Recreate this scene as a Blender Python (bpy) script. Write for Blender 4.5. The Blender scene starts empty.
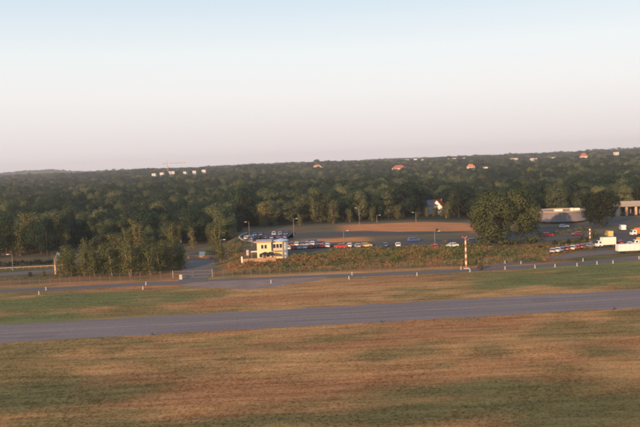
import bpy, bmesh, math, random
import numpy as np
from mathutils import Vector, Matrix

R = math.radians
SC = bpy.context.scene
COL = SC.collection
rng = np.random.default_rng(7)
random.seed(7)

# ------------------------------------------------------------------ camera
CAM_H = 33.0
FPX = 800.0                       # focal length in photograph pixels (640 wide)
PITCH = math.atan(50.5 / FPX)
ROLL = math.atan(26.0 / 640.0)
cam_d = bpy.data.cameras.new('camera')
cam_d.sensor_width = 36.0
cam_d.lens = 36.0 * FPX / 640.0
cam_d.clip_start = 0.5
cam_d.clip_end = 40000
cam = bpy.data.objects.new('camera', cam_d)
COL.objects.link(cam)
cam.location = (0, 0, CAM_H)
CAMROT = Matrix.Rotation(R(90) - PITCH, 3, 'X') @ Matrix.Rotation(-ROLL, 3, 'Z')
cam.rotation_euler = CAMROT.to_euler()
SC.camera = cam

# ------------------------------------------------------------------ sky, sun, exposure
SUN_EL = R(11.0)
SUN_AZ = R(28.0)                  # behind the camera, to the left
sun_from = Vector((-math.sin(SUN_AZ) * math.cos(SUN_EL), -math.cos(SUN_AZ) * math.cos(SUN_EL), math.sin(SUN_EL)))
w = bpy.data.worlds.new('World'); SC.world = w; w.use_nodes = True
nt = w.node_tree
bg = nt.nodes['Background']
sky = nt.nodes.new('ShaderNodeTexSky'); sky.sky_type = 'NISHITA'; sky.sun_disc = False
sky.sun_elevation = SUN_EL
sky.sun_rotation = math.atan2(sun_from.x, sun_from.y)
sky.air_density = 1.0; sky.dust_density = 1.2; sky.ozone_density = 1.5
# thin high evening haze: a pale veil by elevation, the same all round the horizon
tc = nt.nodes.new('ShaderNodeTexCoord')
sx = nt.nodes.new('ShaderNodeSeparateXYZ'); nt.links.new(tc.outputs['Generated'], sx.inputs[0])
ramp = nt.nodes.new('ShaderNodeValToRGB')
cr = ramp.color_ramp
cr.elements[0].position = 0.0; cr.elements[0].color = (0.69, 0.63, 0.65, 1)
cr.elements[1].position = 1.0; cr.elements[1].color = (0.22, 0.35, 0.54, 1)
for p, c in ((0.045, (0.715, 0.66, 0.665)), (0.09, (0.76, 0.735, 0.73)), (0.135, (0.73, 0.75, 0.755)), (0.20, (0.56, 0.65, 0.72)), (0.27, (0.39, 0.50, 0.63)), (0.5, (0.29, 0.42, 0.58))):
    e = cr.elements.new(p); e.color = (*c, 1)
nt.links.new(sx.outputs['Z'], ramp.inputs[0])
SKY_STR = 0.10
vs = nt.nodes.new('ShaderNodeVectorMath'); vs.operation = 'SCALE'; vs.inputs['Scale'].default_value = 1.0 / SKY_STR
nt.links.new(ramp.outputs[0], vs.inputs[0])
mx = nt.nodes.new('ShaderNodeMix'); mx.data_type = 'RGBA'; mx.inputs[0].default_value = 0.88
nt.links.new(sky.outputs[0], mx.inputs[6]); nt.links.new(vs.outputs[0], mx.inputs[7])
nt.links.new(mx.outputs[2], bg.inputs[0])
bg.inputs[1].default_value = SKY_STR

sl = bpy.data.lights.new('sun', 'SUN'); sl.energy = 4.6; sl.angle = R(0.6); sl.color = (1.0, 0.62, 0.34)
so = bpy.data.objects.new('sun', sl); COL.objects.link(so)
so.rotation_euler = sun_from.to_track_quat('Z', 'Y').to_euler()
so.location = (-200, -300, 300)
SC.view_settings.view_transform = 'Standard'; SC.view_settings.look = 'None'
SC.view_settings.exposure = 0.4; SC.view_settings.gamma = 1.0
SC.view_settings.use_curve_mapping = False
SC.cycles.use_denoising = True
SC.cycles.filter_width = 2.0
SC.cycles.max_bounces = 6
SC.cycles.volume_bounces = 0

# ------------------------------------------------------------------ noise and terrain
_tab = np.random.default_rng(3).random((256, 256))
def vnoise(x, y):
    x = np.asarray(x, float); y = np.asarray(y, float)
    xi = np.floor(x).astype(int); yi = np.floor(y).astype(int)
    fx = x - xi; fy = y - yi
    fx = fx * fx * (3 - 2 * fx); fy = fy * fy * (3 - 2 * fy)
    g = lambda a, b: _tab[a & 255, b & 255]
    return (g(xi, yi) * (1 - fx) + g(xi + 1, yi) * fx) * (1 - fy) + (g(xi, yi + 1) * (1 - fx) + g(xi + 1, yi + 1) * fx) * fy
def fbm(x, y, o=3):
    s = 0; a = 0.5; t = 0
    for k in range(o):
        s = s + a * vnoise(np.asarray(x) * 2 ** k + 17 * k, np.asarray(y) * 2 ** k + 31 * k); t += a; a *= 0.5
    return s / t
def sst(a, b, x):
    t = np.clip((np.asarray(x, float) - a) / (b - a), 0, 1)
    return t * t * (3 - 2 * t)
def terrain(x, y):
    x = np.asarray(x, float); y = np.asarray(y, float)
    plateau = 2.0 - 1.3 * sst(45, 75, x)
    z = plateau * sst(-34, -25, x + (y - 250) * 0.10) * sst(243, 257, y)
    z = z + sst(600, 1500, y) * 15 * (fbm(x / 520 + 4, y / 520 + 9, 2) - 0.5) + sst(440, 700, y) * 20 * (fbm(x / 150 + 2, y / 190 + 5, 2) - 0.5)
    z = z + 17 * sst(900, 3600, y) + sst(700, 2600, y) * 3.5 * sst(200, 1500, x)
    z = z + 34 * np.exp(-(((x + 2150) / 330) ** 2 + ((y - 6100) / 500) ** 2))
    return z
def tz(x, y): return float(terrain(x, y))

def ray(px, py):
    d = CAMROT @ Vector(((px - 320) / FPX, (213.5 - py) / FPX, -1.0))
    return d
def at_depth(px, py, Y):
    d = ray(px, py); t = Y / d.y
    return Vector((d.x * t, Y, CAM_H + d.z * t))
def G(px, py, dz=0.0):
    """point of the ground seen at a photograph pixel"""
    z = 0.0; d = ray(px, py)
    for _ in range(25):
        t = (z + dz - CAM_H) / d.z
        z = 0.5 * z + 0.5 * tz(d.x * t, d.y * t)
    t = (z + dz - CAM_H) / d.z
    return Vector((d.x * t, d.y * t, z))
def hor(px): return 163.0 + 13.0 - 26.0 * px / 640.0
def X_at(px, Y, py=240): return at_depth(px, py, Y).x

# ------------------------------------------------------------------ materials
MATS = {}
def pmat(name, col, rough=0.7, metal=0.0, var=0.12, scale=3.0, bump=0.0, spec=0.3, grime=0.0):
    if name in MATS: return MATS[name]
    m = bpy.data.materials.new(name); m.use_nodes = True; n = m.node_tree.nodes; l = m.node_tree.links
    b = n['Principled BSDF']; b.inputs['Roughness'].default_value = rough; b.inputs['Metallic'].default_value = metal
    b.inputs['Specular IOR Level'].default_value = spec
    tcd = n.new('ShaderNodeTexCoord'); nz = n.new('ShaderNodeTexNoise'); nz.inputs['Scale'].default_value = scale; nz.inputs['Detail'].default_value = 5
    l.new(tcd.outputs['Object'], nz.inputs['Vector'])
    mp = n.new('ShaderNodeMapRange'); mp.inputs[1].default_value = 0.25; mp.inputs[2].default_value = 0.75
    mp.inputs[3].default_value = 1 - var; mp.inputs[4].default_value = 1 + var
    l.new(nz.outputs[0], mp.inputs[0])
    v = n.new('ShaderNodeVectorMath'); v.operation = 'SCALE'; v.inputs[0].default_value = col[:3]
    l.new(mp.outputs[0], v.inputs['Scale']); l.new(v.outputs[0], b.inputs['Base Color'])
    if bump:
        bp = n.new('ShaderNodeBump'); bp.inputs['Strength'].default_value = bump; bp.inputs['Distance'].default_value = 0.05
        l.new(nz.outputs[0], bp.inputs['Height']); l.new(bp.outputs[0], b.inputs['Normal'])
    MATS[name] = m
    return m

def leaf_mat(name, dark, mid, light, transl=0.3):
    m = bpy.data.materials.new(name); m.use_nodes = True; n = m.node_tree.nodes; l = m.node_tree.links
    b = n['Principled BSDF']; b.inputs['Roughness'].default_value = 0.75; b.inputs['Specular IOR Level'].default_value = 0.12
    oi = n.new('ShaderNodeObjectInfo'); ra = n.new('ShaderNodeValToRGB'); e = ra.color_ramp
    e.elements[0].color = (*dark, 1); e.elements[1].color = (*light, 1)
    q = e.elements.new(0.55); q.color = (*mid, 1)
    nz = n.new('ShaderNodeTexNoise'); nz.inputs['Scale'].default_value = 0.017; nz.inputs['Detail'].default_value = 2
    l.new(oi.outputs['Location'], nz.inputs['Vector'])
    ma = n.new('ShaderNodeMath'); ma.operation = 'MULTIPLY_ADD'; l.new(oi.outputs['Random'], ma.inputs[0]); ma.inputs[1].default_value = 0.55
    mb_ = n.new('ShaderNodeMapRange'); mb_.inputs[1].default_value = 0.3; mb_.inputs[2].default_value = 0.7; mb_.inputs[3].default_value = -0.10; mb_.inputs[4].default_value = 0.66
    l.new(nz.outputs[0], mb_.inputs[0]); l.new(mb_.outputs[0], ma.inputs[2]); l.new(ma.outputs[0], ra.inputs[0])
    ge = n.new('ShaderNodeNewGeometry'); mp = n.new('ShaderNodeMapRange')
    mp.inputs[3].default_value = 0.82; mp.inputs[4].default_value = 1.18
    l.new(ge.outputs['Random Per Island'], mp.inputs[0])
    v = n.new('ShaderNodeVectorMath'); v.operation = 'SCALE'
    l.new(ra.outputs[0], v.inputs[0]); l.new(mp.outputs[0], v.inputs['Scale']); l.new(v.outputs[0], b.inputs['Base Color'])
    tr = n.new('ShaderNodeBsdfTranslucent'); l.new(v.outputs[0], tr.inputs[0])
    ms = n.new('ShaderNodeMixShader'); ms.inputs[0].default_value = transl
    l.new(b.outputs[0], ms.inputs[1]); l.new(tr.outputs[0], ms.inputs[2])
    l.new(ms.outputs[0], n['Material Output'].inputs[0])
    return m
LEAF = leaf_mat('foliage_forest', (0.014, 0.036, 0.028), (0.054, 0.086, 0.050), (0.225, 0.238, 0.108))
LEAFB = leaf_mat('foliage_birch', (0.090, 0.112, 0.044), (0.150, 0.155, 0.058), (0.23, 0.205, 0.074))
LEAFD = leaf_mat('foliage_dark', (0.022, 0.032, 0.018), (0.030, 0.040, 0.02), (0.045, 0.05, 0.024))
LEAFO = leaf_mat('foliage_olive', (0.092, 0.114, 0.048), (0.108, 0.126, 0.052), (0.125, 0.135, 0.056))
LEAFS = leaf_mat('foliage_scrub', (0.075, 0.075, 0.028), (0.14, 0.10, 0.04), (0.23, 0.115, 0.05))
BARK = pmat('bark', (0.055, 0.043, 0.033), 0.9, var=0.35, scale=4)
BARKB = pmat('bark_birch', (0.26, 0.20, 0.14), 0.85, var=0.4, scale=5)

def ground_mat(name, rough_scale=1.0, bump=0.5):
    m = bpy.data.materials.new(name); m.use_nodes = True; n = m.node_tree.nodes; l = m.node_tree.links
    b = n['Principled BSDF']; b.inputs['Roughness'].default_value = 0.95; b.inputs['Specular IOR Level'].default_value = 0.05
    at = n.new('ShaderNodeAttribute'); at.attribute_name = 'tint'
    ge = n.new('ShaderNodeNewGeometry')
    mpg = n.new('ShaderNodeMapping'); mpg.inputs['Scale'].default_value = (0.07, 0.55, 0.55)
    l.new(ge.outputs['Position'], mpg.inputs[0])
    n1 = n.new('ShaderNodeTexNoise'); n1.inputs['Scale'].default_value = 1.0; n1.inputs['Detail'].default_value = 6; n1.inputs['Roughness'].default_value = 0.68
    l.new(mpg.outputs[0], n1.inputs['Vector'])
    n2 = n.new('ShaderNodeTexNoise'); n2.inputs['Scale'].default_value = 1.7; n2.inputs['Detail'].default_value = 5; n2.inputs['Roughness'].default_value = 0.7
    l.new(ge.outputs['Position'], n2.inputs['Vector'])
    m1 = n.new('ShaderNodeMapRange'); m1.inputs[1].default_value = 0.3; m1.inputs[2].default_value = 0.7; m1.inputs[3].default_value = 0.62; m1.inputs[4].default_value = 1.38
    l.new(n1.outputs[0], m1.inputs[0])
    m2 = n.new('ShaderNodeMapRange'); m2.inputs[1].default_value = 0.3; m2.inputs[2].default_value = 0.7; m2.inputs[3].default_value = 0.78; m2.inputs[4].default_value = 1.25
    l.new(n2.outputs[0], m2.inputs[0])
    mu = n.new('ShaderNodeMath'); mu.operation = 'MULTIPLY'; l.new(m1.outputs[0], mu.inputs[0]); l.new(m2.outputs[0], mu.inputs[1])
    v = n.new('ShaderNodeVectorMath'); v.operation = 'SCALE'; l.new(at.outputs['Color'], v.inputs[0]); l.new(mu.outputs[0], v.inputs['Scale'])
    l.new(v.outputs[0], b.inputs['Base Color'])
    if bump:
        bp = n.new('ShaderNodeBump'); bp.inputs['Strength'].default_value = bump; bp.inputs['Distance'].default_value = 0.25
        l.new(n2.outputs[0], bp.inputs['Height']); l.new(bp.outputs[0], b.inputs['Normal'])
    return m
GROUND = ground_mat('dry_grass_ground')
GRASS = ground_mat('grass_blades', bump=0)
_n = GRASS.node_tree.nodes; _l = GRASS.node_tree.links; _b = _n['Principled BSDF']; _t = _n.new('ShaderNodeBsdfTranslucent'); _m = _n.new('ShaderNodeMixShader'); _m.inputs[0].default_value = 0.45
_l.new(_b.inputs['Base Color'].links[0].from_socket, _t.inputs[0]); _l.new(_b.outputs[0], _m.inputs[1]); _l.new(_t.outputs[0], _m.inputs[2]); _l.new(_m.outputs[0], _n['Material Output'].inputs[0])

def asphalt(name, col, streak=(0.03, 0.5, 1)):
    m = bpy.data.materials.new(name); m.use_nodes = True; n = m.node_tree.nodes; l = m.node_tree.links
    b = n['Principled BSDF']; b.inputs['Roughness'].default_value = 0.97; b.inputs['Specular IOR Level'].default_value = 0.06
    ge = n.new('ShaderNodeNewGeometry'); mpg = n.new('ShaderNodeMapping'); mpg.inputs['Scale'].default_value = streak
    l.new(ge.outputs['Position'], mpg.inputs[0])
    n1 = n.new('ShaderNodeTexNoise'); n1.inputs['Scale'].default_value = 1; n1.inputs['Detail'].default_value = 5; l.new(mpg.outputs[0], n1.inputs['Vector'])
    n2 = n.new('ShaderNodeTexNoise'); n2.inputs['Scale'].default_value = 1.3; n2.inputs['Detail'].default_value = 7; n2.inputs['Roughness'].default_value = 0.75
    l.new(ge.outputs['Position'], n2.inputs['Vector'])
    ad = n.new('ShaderNodeMath'); ad.operation = 'ADD'; l.new(n1.outputs[0], ad.inputs[0]); l.new(n2.outputs[0], ad.inputs[1])
    m1 = n.new('ShaderNodeMapRange'); m1.inputs[1].default_value = 0.65; m1.inputs[2].default_value = 1.35; m1.inputs[3].default_value = 0.70; m1.inputs[4].default_value = 1.28
    l.new(ad.outputs[0], m1.inputs[0])
    v = n.new('ShaderNodeVectorMath'); v.operation = 'SCALE'; v.inputs[0].default_value = col; l.new(m1.outputs[0], v.inputs['Scale'])
    l.new(v.outputs[0], b.inputs['Base Color'])
    return m
TAR = asphalt('taxiway_asphalt', (0.242, 0.186, 0.168))
ROADM = asphalt('road_asphalt', (0.175, 0.140, 0.122))
STUBM = asphalt('weathered_paving', (0.30, 0.205, 0.165), (0.2, 0.3, 1))
LOTM = asphalt('car_park_asphalt', (0.105, 0.090, 0.078))

# ------------------------------------------------------------------ mesh helpers
class MB:
    def __init__(s): s.v = []; s.f = []
    def add(s, vs, fs):
        o = len(s.v); s.v += [tuple(p) for p in vs]; s.f += [tuple(i + o for i in q) for q in fs]; return s
    def box(s, c, d, rz=0.0, taper=1.0):
        cx, cy, cz = c; hx, hy, hz = d[0] / 2, d[1] / 2, d[2] / 2
        ca, sa = math.cos(rz), math.sin(rz); vs = []
        for z in (-1, 1):
            t = taper if z > 0 else 1
            for x, y in ((-1, -1), (1, -1), (1, 1), (-1, 1)):
                X, Y = x * hx * t, y * hy * t
                vs.append((cx + X * ca - Y * sa, cy + X * sa + Y * ca, cz + z * hz))
        return s.add(vs, [(3, 2, 1, 0), (4, 5, 6, 7), (0, 1, 5, 4), (1, 2, 6, 5), (2, 3, 7, 6), (3, 0, 4, 7)])
    def tube(s, p0, p1, r0, r1, n=8, cap=True):
        p0 = Vector(p0); p1 = Vector(p1); q = (p1 - p0).to_track_quat('Z', 'Y')
        vs = []
        for p, r in ((p0, r0), (p1, r1)):
            for k in range(n):
                a = 2 * math.pi * k / n; vs.append(p + q @ Vector((r * math.cos(a), r * math.sin(a), 0)))
        fs = [(k, (k + 1) % n, n + (k + 1) % n, n + k) for k in range(n)]
        if cap: fs += [tuple(range(n))[::-1], tuple(range(n, 2 * n))]
        return s.add(vs, fs)
    def lathe(s, prof, c=(0, 0, 0), n=20, a0=0, a1=2 * math.pi):
        vs = []; m = len(prof); full = abs(a1 - a0 - 2 * math.pi) < 1e-6; k1 = n if full else n + 1
        for k in range(k1):
            a = a0 + (a1 - a0) * k / n
            for r, z in prof: vs.append((c[0] + r * math.cos(a), c[1] + r * math.sin(a), c[2] + z))
        fs = []
        for k in range(n):
            j = (k + 1) % k1
            for i in range(m - 1): fs.append((k * m + i, j * m + i, j * m + i + 1, k * m + i + 1))
        return s.add(vs, fs)
    def prism(s, prof, y0, y1, tin=0.0):
        """profile in XZ extruded along Y; tin narrows nothing (kept simple)"""
        n = len(prof); vs = [(x, y0, z) for x, z in prof] + [(x, y1, z) for x, z in prof]
        fs = [tuple(range(n)), tuple(range(n, 2 * n))[::-1]] + [(k, n + k, n + (k + 1) % n, (k + 1) % n) for k in range(n)]
        return s.add(vs, fs)
    def mesh(s, name, mat, smooth=False, bevel=0.0):
        me = bpy.data.meshes.new(name); me.from_pydata(s.v, [], s.f); me.update()
        bm = bmesh.new(); bm.from_mesh(me); bmesh.ops.recalc_face_normals(bm, faces=bm.faces)
        if bevel: bmesh.ops.bevel(bm, geom=[e for e in bm.edges if len(e.link_faces) == 2 and e.calc_face_angle(0) > 0.5], offset=bevel, segments=2, affect='EDGES', clamp_overlap=True)
        bm.to_mesh(me); bm.free()
        if mat: me.materials.append(mat)
        if smooth: me.polygons.foreach_set('use_smooth', [True] * len(me.polygons))
        return me
    def build(s, name, mat, parent=None, **k): return link(name, s.mesh(name, mat, **k), parent)
def link(name, me, parent=None, loc=None, rz=None):
    o = bpy.data.objects.new(name, me); COL.objects.link(o)
    if parent: o.parent = parent
    if loc is not None: o.location = loc
    if rz is not None: o.rotation_euler = (0, 0, rz)
    return o
def tag(o, label, cat, group=None):
    o['label'] = label; o['category'] = cat
    if group: o['group'] = group
    return o
def thing(name, label, cat, loc, rz=0.0, group=None):
    o = link(name, None, None, loc, rz); o.empty_display_size = 0.5
    return tag(o, label, cat, group)
def structure(o, label=None, cat=None):
    o['kind'] = 'structure'
    if label: o['label'] = label; o['category'] = cat or o.name
    return o
def np_mesh(name, V, F, mat, smooth=False):
    """V (n,3) float, F (m,k) int of equal-size faces"""
    me = bpy.data.meshes.new(name); V = np.asarray(V, np.float32); F = np.asarray(F, np.int32); k = F.shape[1]
    me.vertices.add(len(V)); me.vertices.foreach_set('co', V.ravel())
    me.loops.add(F.size); me.loops.foreach_set('vertex_index', F.ravel())
    me.polygons.add(len(F)); me.polygons.foreach_set('loop_start', np.arange(len(F), dtype=np.int32) * k)
    me.polygons.foreach_set('loop_total', np.full(len(F), k, np.int32))
    if smooth: me.polygons.foreach_set('use_smooth', np.ones(len(F), bool))
    me.update(calc_edges=True)
    if mat: me.materials.append(mat)
    return me
def set_tint(me, cols):
    a = me.color_attributes.new('tint', 'FLOAT_COLOR', 'POINT')
    a.data.foreach_set('color', np.concatenate([cols, np.ones((len(cols), 1))], 1).astype(np.float32).ravel())

# ------------------------------------------------------------------ ground
STRAW = np.array((0.500, 0.268, 0.106)); RUST = np.array((0.415, 0.195, 0.082)); GREEN = np.array((0.165, 0.140, 0.054))
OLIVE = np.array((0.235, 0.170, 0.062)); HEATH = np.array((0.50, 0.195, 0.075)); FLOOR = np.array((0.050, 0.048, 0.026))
# greener patches of the airfield grass: photograph pixel, half width px, half height px, strength
PATCH = [(75, 301, 110, 7, 1.2), (150, 298, 60, 5, .8), (25, 319, 60, 6, 1.1), (560, 279, 110, 9, 1.1), (610, 270, 80, 9, 1.2), (500, 287, 60, 6, .6),
         (470, 398, 130, 22, 1.0), (590, 405, 140, 35, 1.0), (330, 420, 330, 12, .8), (60, 395, 110, 18, .75), (180, 372, 120, 12, .5), (490, 350, 30, 12, .7), (620, 352, 60, 8, .6), (300, 405, 120, 10, .45), (420, 290, 40, 5, .5)]
_pg = [(G(a, b), abs(G(a + c, b).x - G(a - c, b).x) / 2, abs(G(a, b - d).y - G(a, b + d).y) / 2, s) for a, b, c, d, s in PATCH]
def lerp(a, b, t): return a + (b - a) * t[..., None]
def tint(x, y):
    g = np.zeros_like(x)
    for p, rx, ry, s in _pg:
        g = np.maximum(g, s * np.exp(-(((x - p.x) / rx) ** 2 + ((y - p.y) / ry) ** 2) * 0.9))
    n1 = fbm(x / 26, y / 9 + 5, 4); n2 = fbm(x / 60 + 8, y / 30, 3); n3 = fbm(x / 9, y / 4.5, 3)
    c = lerp(np.broadcast_to(STRAW, x.shape + (3,)), RUST, sst(0.38, 0.66, n1))
    c = lerp(c, OLIVE, sst(0.44, 0.62, n2 * .55 + n3 * .45) * 0.85)
    c = lerp(c, np.where((y > 172)[..., None], np.array((0.175, 0.172, 0.060)), GREEN), np.clip(sst(0.15, 0.85, g * (0.15 + 0.95 * n3 + 0.75 * n1)), 0, 1) * 0.95)
    # beyond the fence
    bank = sst(239, 243, y)
    cb = lerp(np.broadcast_to(np.array((0.25, 0.125, 0.055)), x.shape + (3,)), np.array((0.12, 0.10, 0.04)), sst(0.4, 0.65, n3))
    c = lerp(c, cb, bank)
    mead = sst(285, 305, y)
    cm = lerp(np.broadcast_to(np.array((0.125, 0.108, 0.066)), x.shape + (3,)), np.array((0.185, 0.125, 0.068)), sst(0.4, 0.6, n1))
    c = lerp(c, cm, mead)
    for y0, y1, xa, xb in HE:
        s = sst(y0 - 4, y0 + 3, y + 3 * (n3 - .5)) * (1 - sst(y1 - 3, y1 + 4, y + 3 * (n3 - .5))) * sst(xa, xa + 12, x) * (1 - sst(xb - 8, xb, x))
        c = lerp(c, HEATH * 1.15, s)
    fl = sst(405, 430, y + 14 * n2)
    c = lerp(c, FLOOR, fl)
    return c
HE = [(G(400, 233).y, G(400, 222.8).y, X_at(330, 375), X_at(482, 375)), (G(330, 242.5).y, G(330, 238.5).y, X_at(296, 320), X_at(378, 320))]

def axis(core0, core1, step, lo, hi, grow=1.09):
    a = list(np.arange(core0, core1 + 0.01, step)); s = step
    while a[-1] < hi: s *= grow; a.append(min(a[-1] + s, hi))
    s = step
    while a[0] > lo: s *= grow; a.insert(0, max(a[0] - s, lo))
    return np.array(a)
gx = axis(-150, 150, 2.0, -7000, 7000); gy = axis(88, 440, 2.0, -600, 9500, 1.06)
XX, YY = np.meshgrid(gx, gy); ZZ = terrain(XX, YY)
nxg, nyg = len(gx), len(gy)
idx = np.arange(nxg * nyg).reshape(nyg, nxg)
Fq = np.stack([idx[:-1, :-1], idx[:-1, 1:], idx[1:, 1:], idx[1:, :-1]], -1).reshape(-1, 4)
gme = np_mesh('ground', np.stack([XX, YY, ZZ], -1).reshape(-1, 3), Fq, GROUND, True)
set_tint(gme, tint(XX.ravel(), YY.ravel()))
structure(link('ground', gme))

def sheet(name, pts, mat, lift, sub=2.5, parent=None):
    """flat paving laid on the ground: polygon of (x, y), cut to the terrain's relief"""
    bm = bmesh.new()
    vs = [bm.verts.new((p[0], p[1], 0)) for p in pts]
    bm.faces.new(vs)
    bmesh.ops.triangulate(bm, faces=bm.faces)
    xs = [p[0] for p in pts]; ys = [p[1] for p in pts]
    if max(ys) > 242 and sub:
        for a in np.arange(math.floor(min(xs) / 2) * 2, max(xs), 2.0):
            bmesh.ops.bisect_plane(bm, geom=bm.verts[:] + bm.edges[:] + bm.faces[:], plane_co=(a, 0, 0), plane_no=(1, 0, 0))
        for b in np.arange(math.floor(min(ys) / 2) * 2, max(ys), 2.0):
            bmesh.ops.bisect_plane(bm, geom=bm.verts[:] + bm.edges[:] + bm.faces[:], plane_co=(0, b, 0), plane_no=(0, 1, 0))
    for v in bm.verts: v.co.z = tz(v.co.x, v.co.y) + lift
    bmesh.ops.recalc_face_normals(bm, faces=bm.faces)
    if bm.faces and sum(f.normal.z for f in bm.faces) < 0: bmesh.ops.reverse_faces(bm, faces=bm.faces)
    me = bpy.data.meshes.new(name); bm.to_mesh(me); bm.free(); me.materials.append(mat)
    return link(name, me, parent)
def gp(*pp): return [tuple(G(a, b)[:2]) for a, b in pp]

# taxiway: straight strip, edges from the photograph, carried on beyond both frame sides
def line_ext(a, b, x0, x1):
    A = G(*a); B = G(*b); s = (B.y - A.y) / (B.x - A.x)
    return (x0, A.y + s * (x0 - A.x)), (x1, A.y + s * (x1 - A.x)), s
n0, n1_, sN = line_ext((0, 343.0), (640, 307.5), -420, 420)
f0, f1_, sF = line_ext((0, 325.0), (640, 289.5), -420, 420)
def wob(p, q, amp, n=260, seed=0):
    return [(p[0] + (q[0] - p[0]) * k / n, p[1] + (q[1] - p[1]) * k / n + amp * (float(vnoise(k * .9 + seed, seed)) - .5)) for k in range(n + 1)]
structure(sheet('taxiway', wob(n0, n1_, 1.0, seed=1) + wob(f0, f1_, 1.0, seed=5)[::-1], TAR, 0.012))
def tw(x, t):
    a = n0[1] + sN * (x - n0[0]); b = f0[1] + sF * (x - f0[0]); return a + (b - a) * t
WORN = pmat('worn_yellow_line', (0.36, 0.27, 0.18), 0.8, var=0.35, scale=0.9)
structure(sheet('taxiway_centre_line', [(-420, tw(-420, .49)), (420, tw(420, .49)), (420, tw(420, .51)), (-420, tw(-420, .51))], WORN, 0.016))
TWO = bpy.data.objects['taxiway']
PATM = asphalt('repair_asphalt', (0.222, 0.170, 0.154)); TARL = pmat('tar_joint', (0.085, 0.068, 0.062), .8)
for xa, xb, t0, t1 in ((-62, -55, .12, .40), (47, 52, .58, .88)):
    sheet('repair_patch', [(xa, tw(xa, t0)), (xb, tw(xb, t0)), (xb, tw(xb, t1)), (xa, tw(xa, t1))], PATM, 0.016, parent=TWO)
for t0 in (.25, .75):
    sheet('joint_line', [(-420, tw(-420, t0)), (420, tw(420, t0)), (420, tw(420, t0 + .006)), (-420, tw(-420, t0 + .006))], TARL, 0.020, parent=TWO)
EDGEM = pmat('bare_edge_soil', (0.25, 0.17, 0.115), 0.95, var=0.35, scale=0.8)

# perimeter service road, with the paved stub in front of the gate
SRF = [(-60, 292.5), (0, 289.5), (60, 287.0), (130, 283.0), (200, 279.8), (268, 277.2), (340, 274.2), (420, 271.0), (470, 268.3), (520, 265.6), (580, 261.3), (640, 255.6), (700, 251)]
SRN = [(-60, 295.5), (0, 292.8), (60, 290.2), (130, 286.4), (200, 283.6), (268, 281.2), (340, 277.6), (420, 274.2), (470, 271.5), (520, 269.0), (580, 265.0), (640, 260.2), (700, 256)]
structure(sheet('service_road', gp(*SRN) + gp(*SRF)[::-1], ROADM, 0.012))
structure(sheet('paved_stub', gp((176, 285.6), (205, 287.4), (245, 289.4), (272, 287.8), (292, 283.8), (318, 280.4), (330, 276.6), (268, 279.3), (195, 282.2)), STUBM, 0.022))
structure(sheet('gate_lane', gp((178, 282.8), (206, 281.6), (214, 268), (222, 258.5), (190, 259.5), (183, 266)), ROADM, 0.05))
structure(sheet('second_road', gp((474, 268.2), (520, 264.6), (560, 259.6), (600, 255.0), (650, 252.2), (700, 250), (700, 246), (650, 248), (600, 250.6), (560, 255.0), (520, 260.6), (486, 265.5)), ROADM, 0.05))
# roads and car parks behind the fence
structure(sheet('left_road', gp((-60, 279.5), (0, 276.5), (58, 272.0), (58, 268.8), (0, 273.2), (-60, 276.0)), ROADM, 0.04))
structure(sheet('upper_left_road', gp((-60, 270.5), (0, 267.8), (58, 264.2), (58, 262.3), (0, 265.5), (-60, 268)), LOTM, 0.04))
LOT = [(262, 243.6), (250, 242.3), (242, 240.2), (239, 237.6), (241, 235.2), (247, 233.2), (258, 232.0), (272, 231.2), (290, 230.2), (296, 233.0), (292, 239), (286, 242.5)]
structure(sheet('shaded_car_park', gp(*LOT), LOTM, 0.05))
structure(sheet('terrace_lot', gp((283, 256), (300, 252.5), (330, 250.0), (380, 248.2), (440, 246.6), (484, 245.2), (500, 238.5), (486, 238.0), (440, 239.2), (400, 240.0), (378, 243.0), (345, 243.8), (300, 244.8), (284, 247.5)), LOTM, 0.05))
structure(sheet('grey_track', gp((286, 238.5), (320, 237.5), (360, 235.6), (395, 235.4), (440, 233.6), (486, 231.0), (440, 231.6), (400, 231.8), (365, 231.0), (340, 231.6), (300, 233.0), (292, 234)), LOTM, 0.05))
structure(sheet('right_road', gp((505, 240), (536, 235.5), (566, 231.5), (600, 227.5), (640, 222.6), (700, 216), (700, 211), (640, 217), (600, 221.5), (560, 226), (520, 230), (500, 233)), LOTM, 0.05))
structure(sheet('blue_car_park', gp((534, 243.5), (560, 241.0), (584, 237.6), (584, 232.8), (560, 235.5), (534, 238.6)), LOTM, 0.06))
structure(sheet('truck_park', gp((548, 253.6), (580, 249.6), (610, 248.4), (650, 246.4), (700, 243), (700, 224), (650, 228), (612, 232), (590, 240.5), (570, 246)), LOTM, 0.06))

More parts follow.
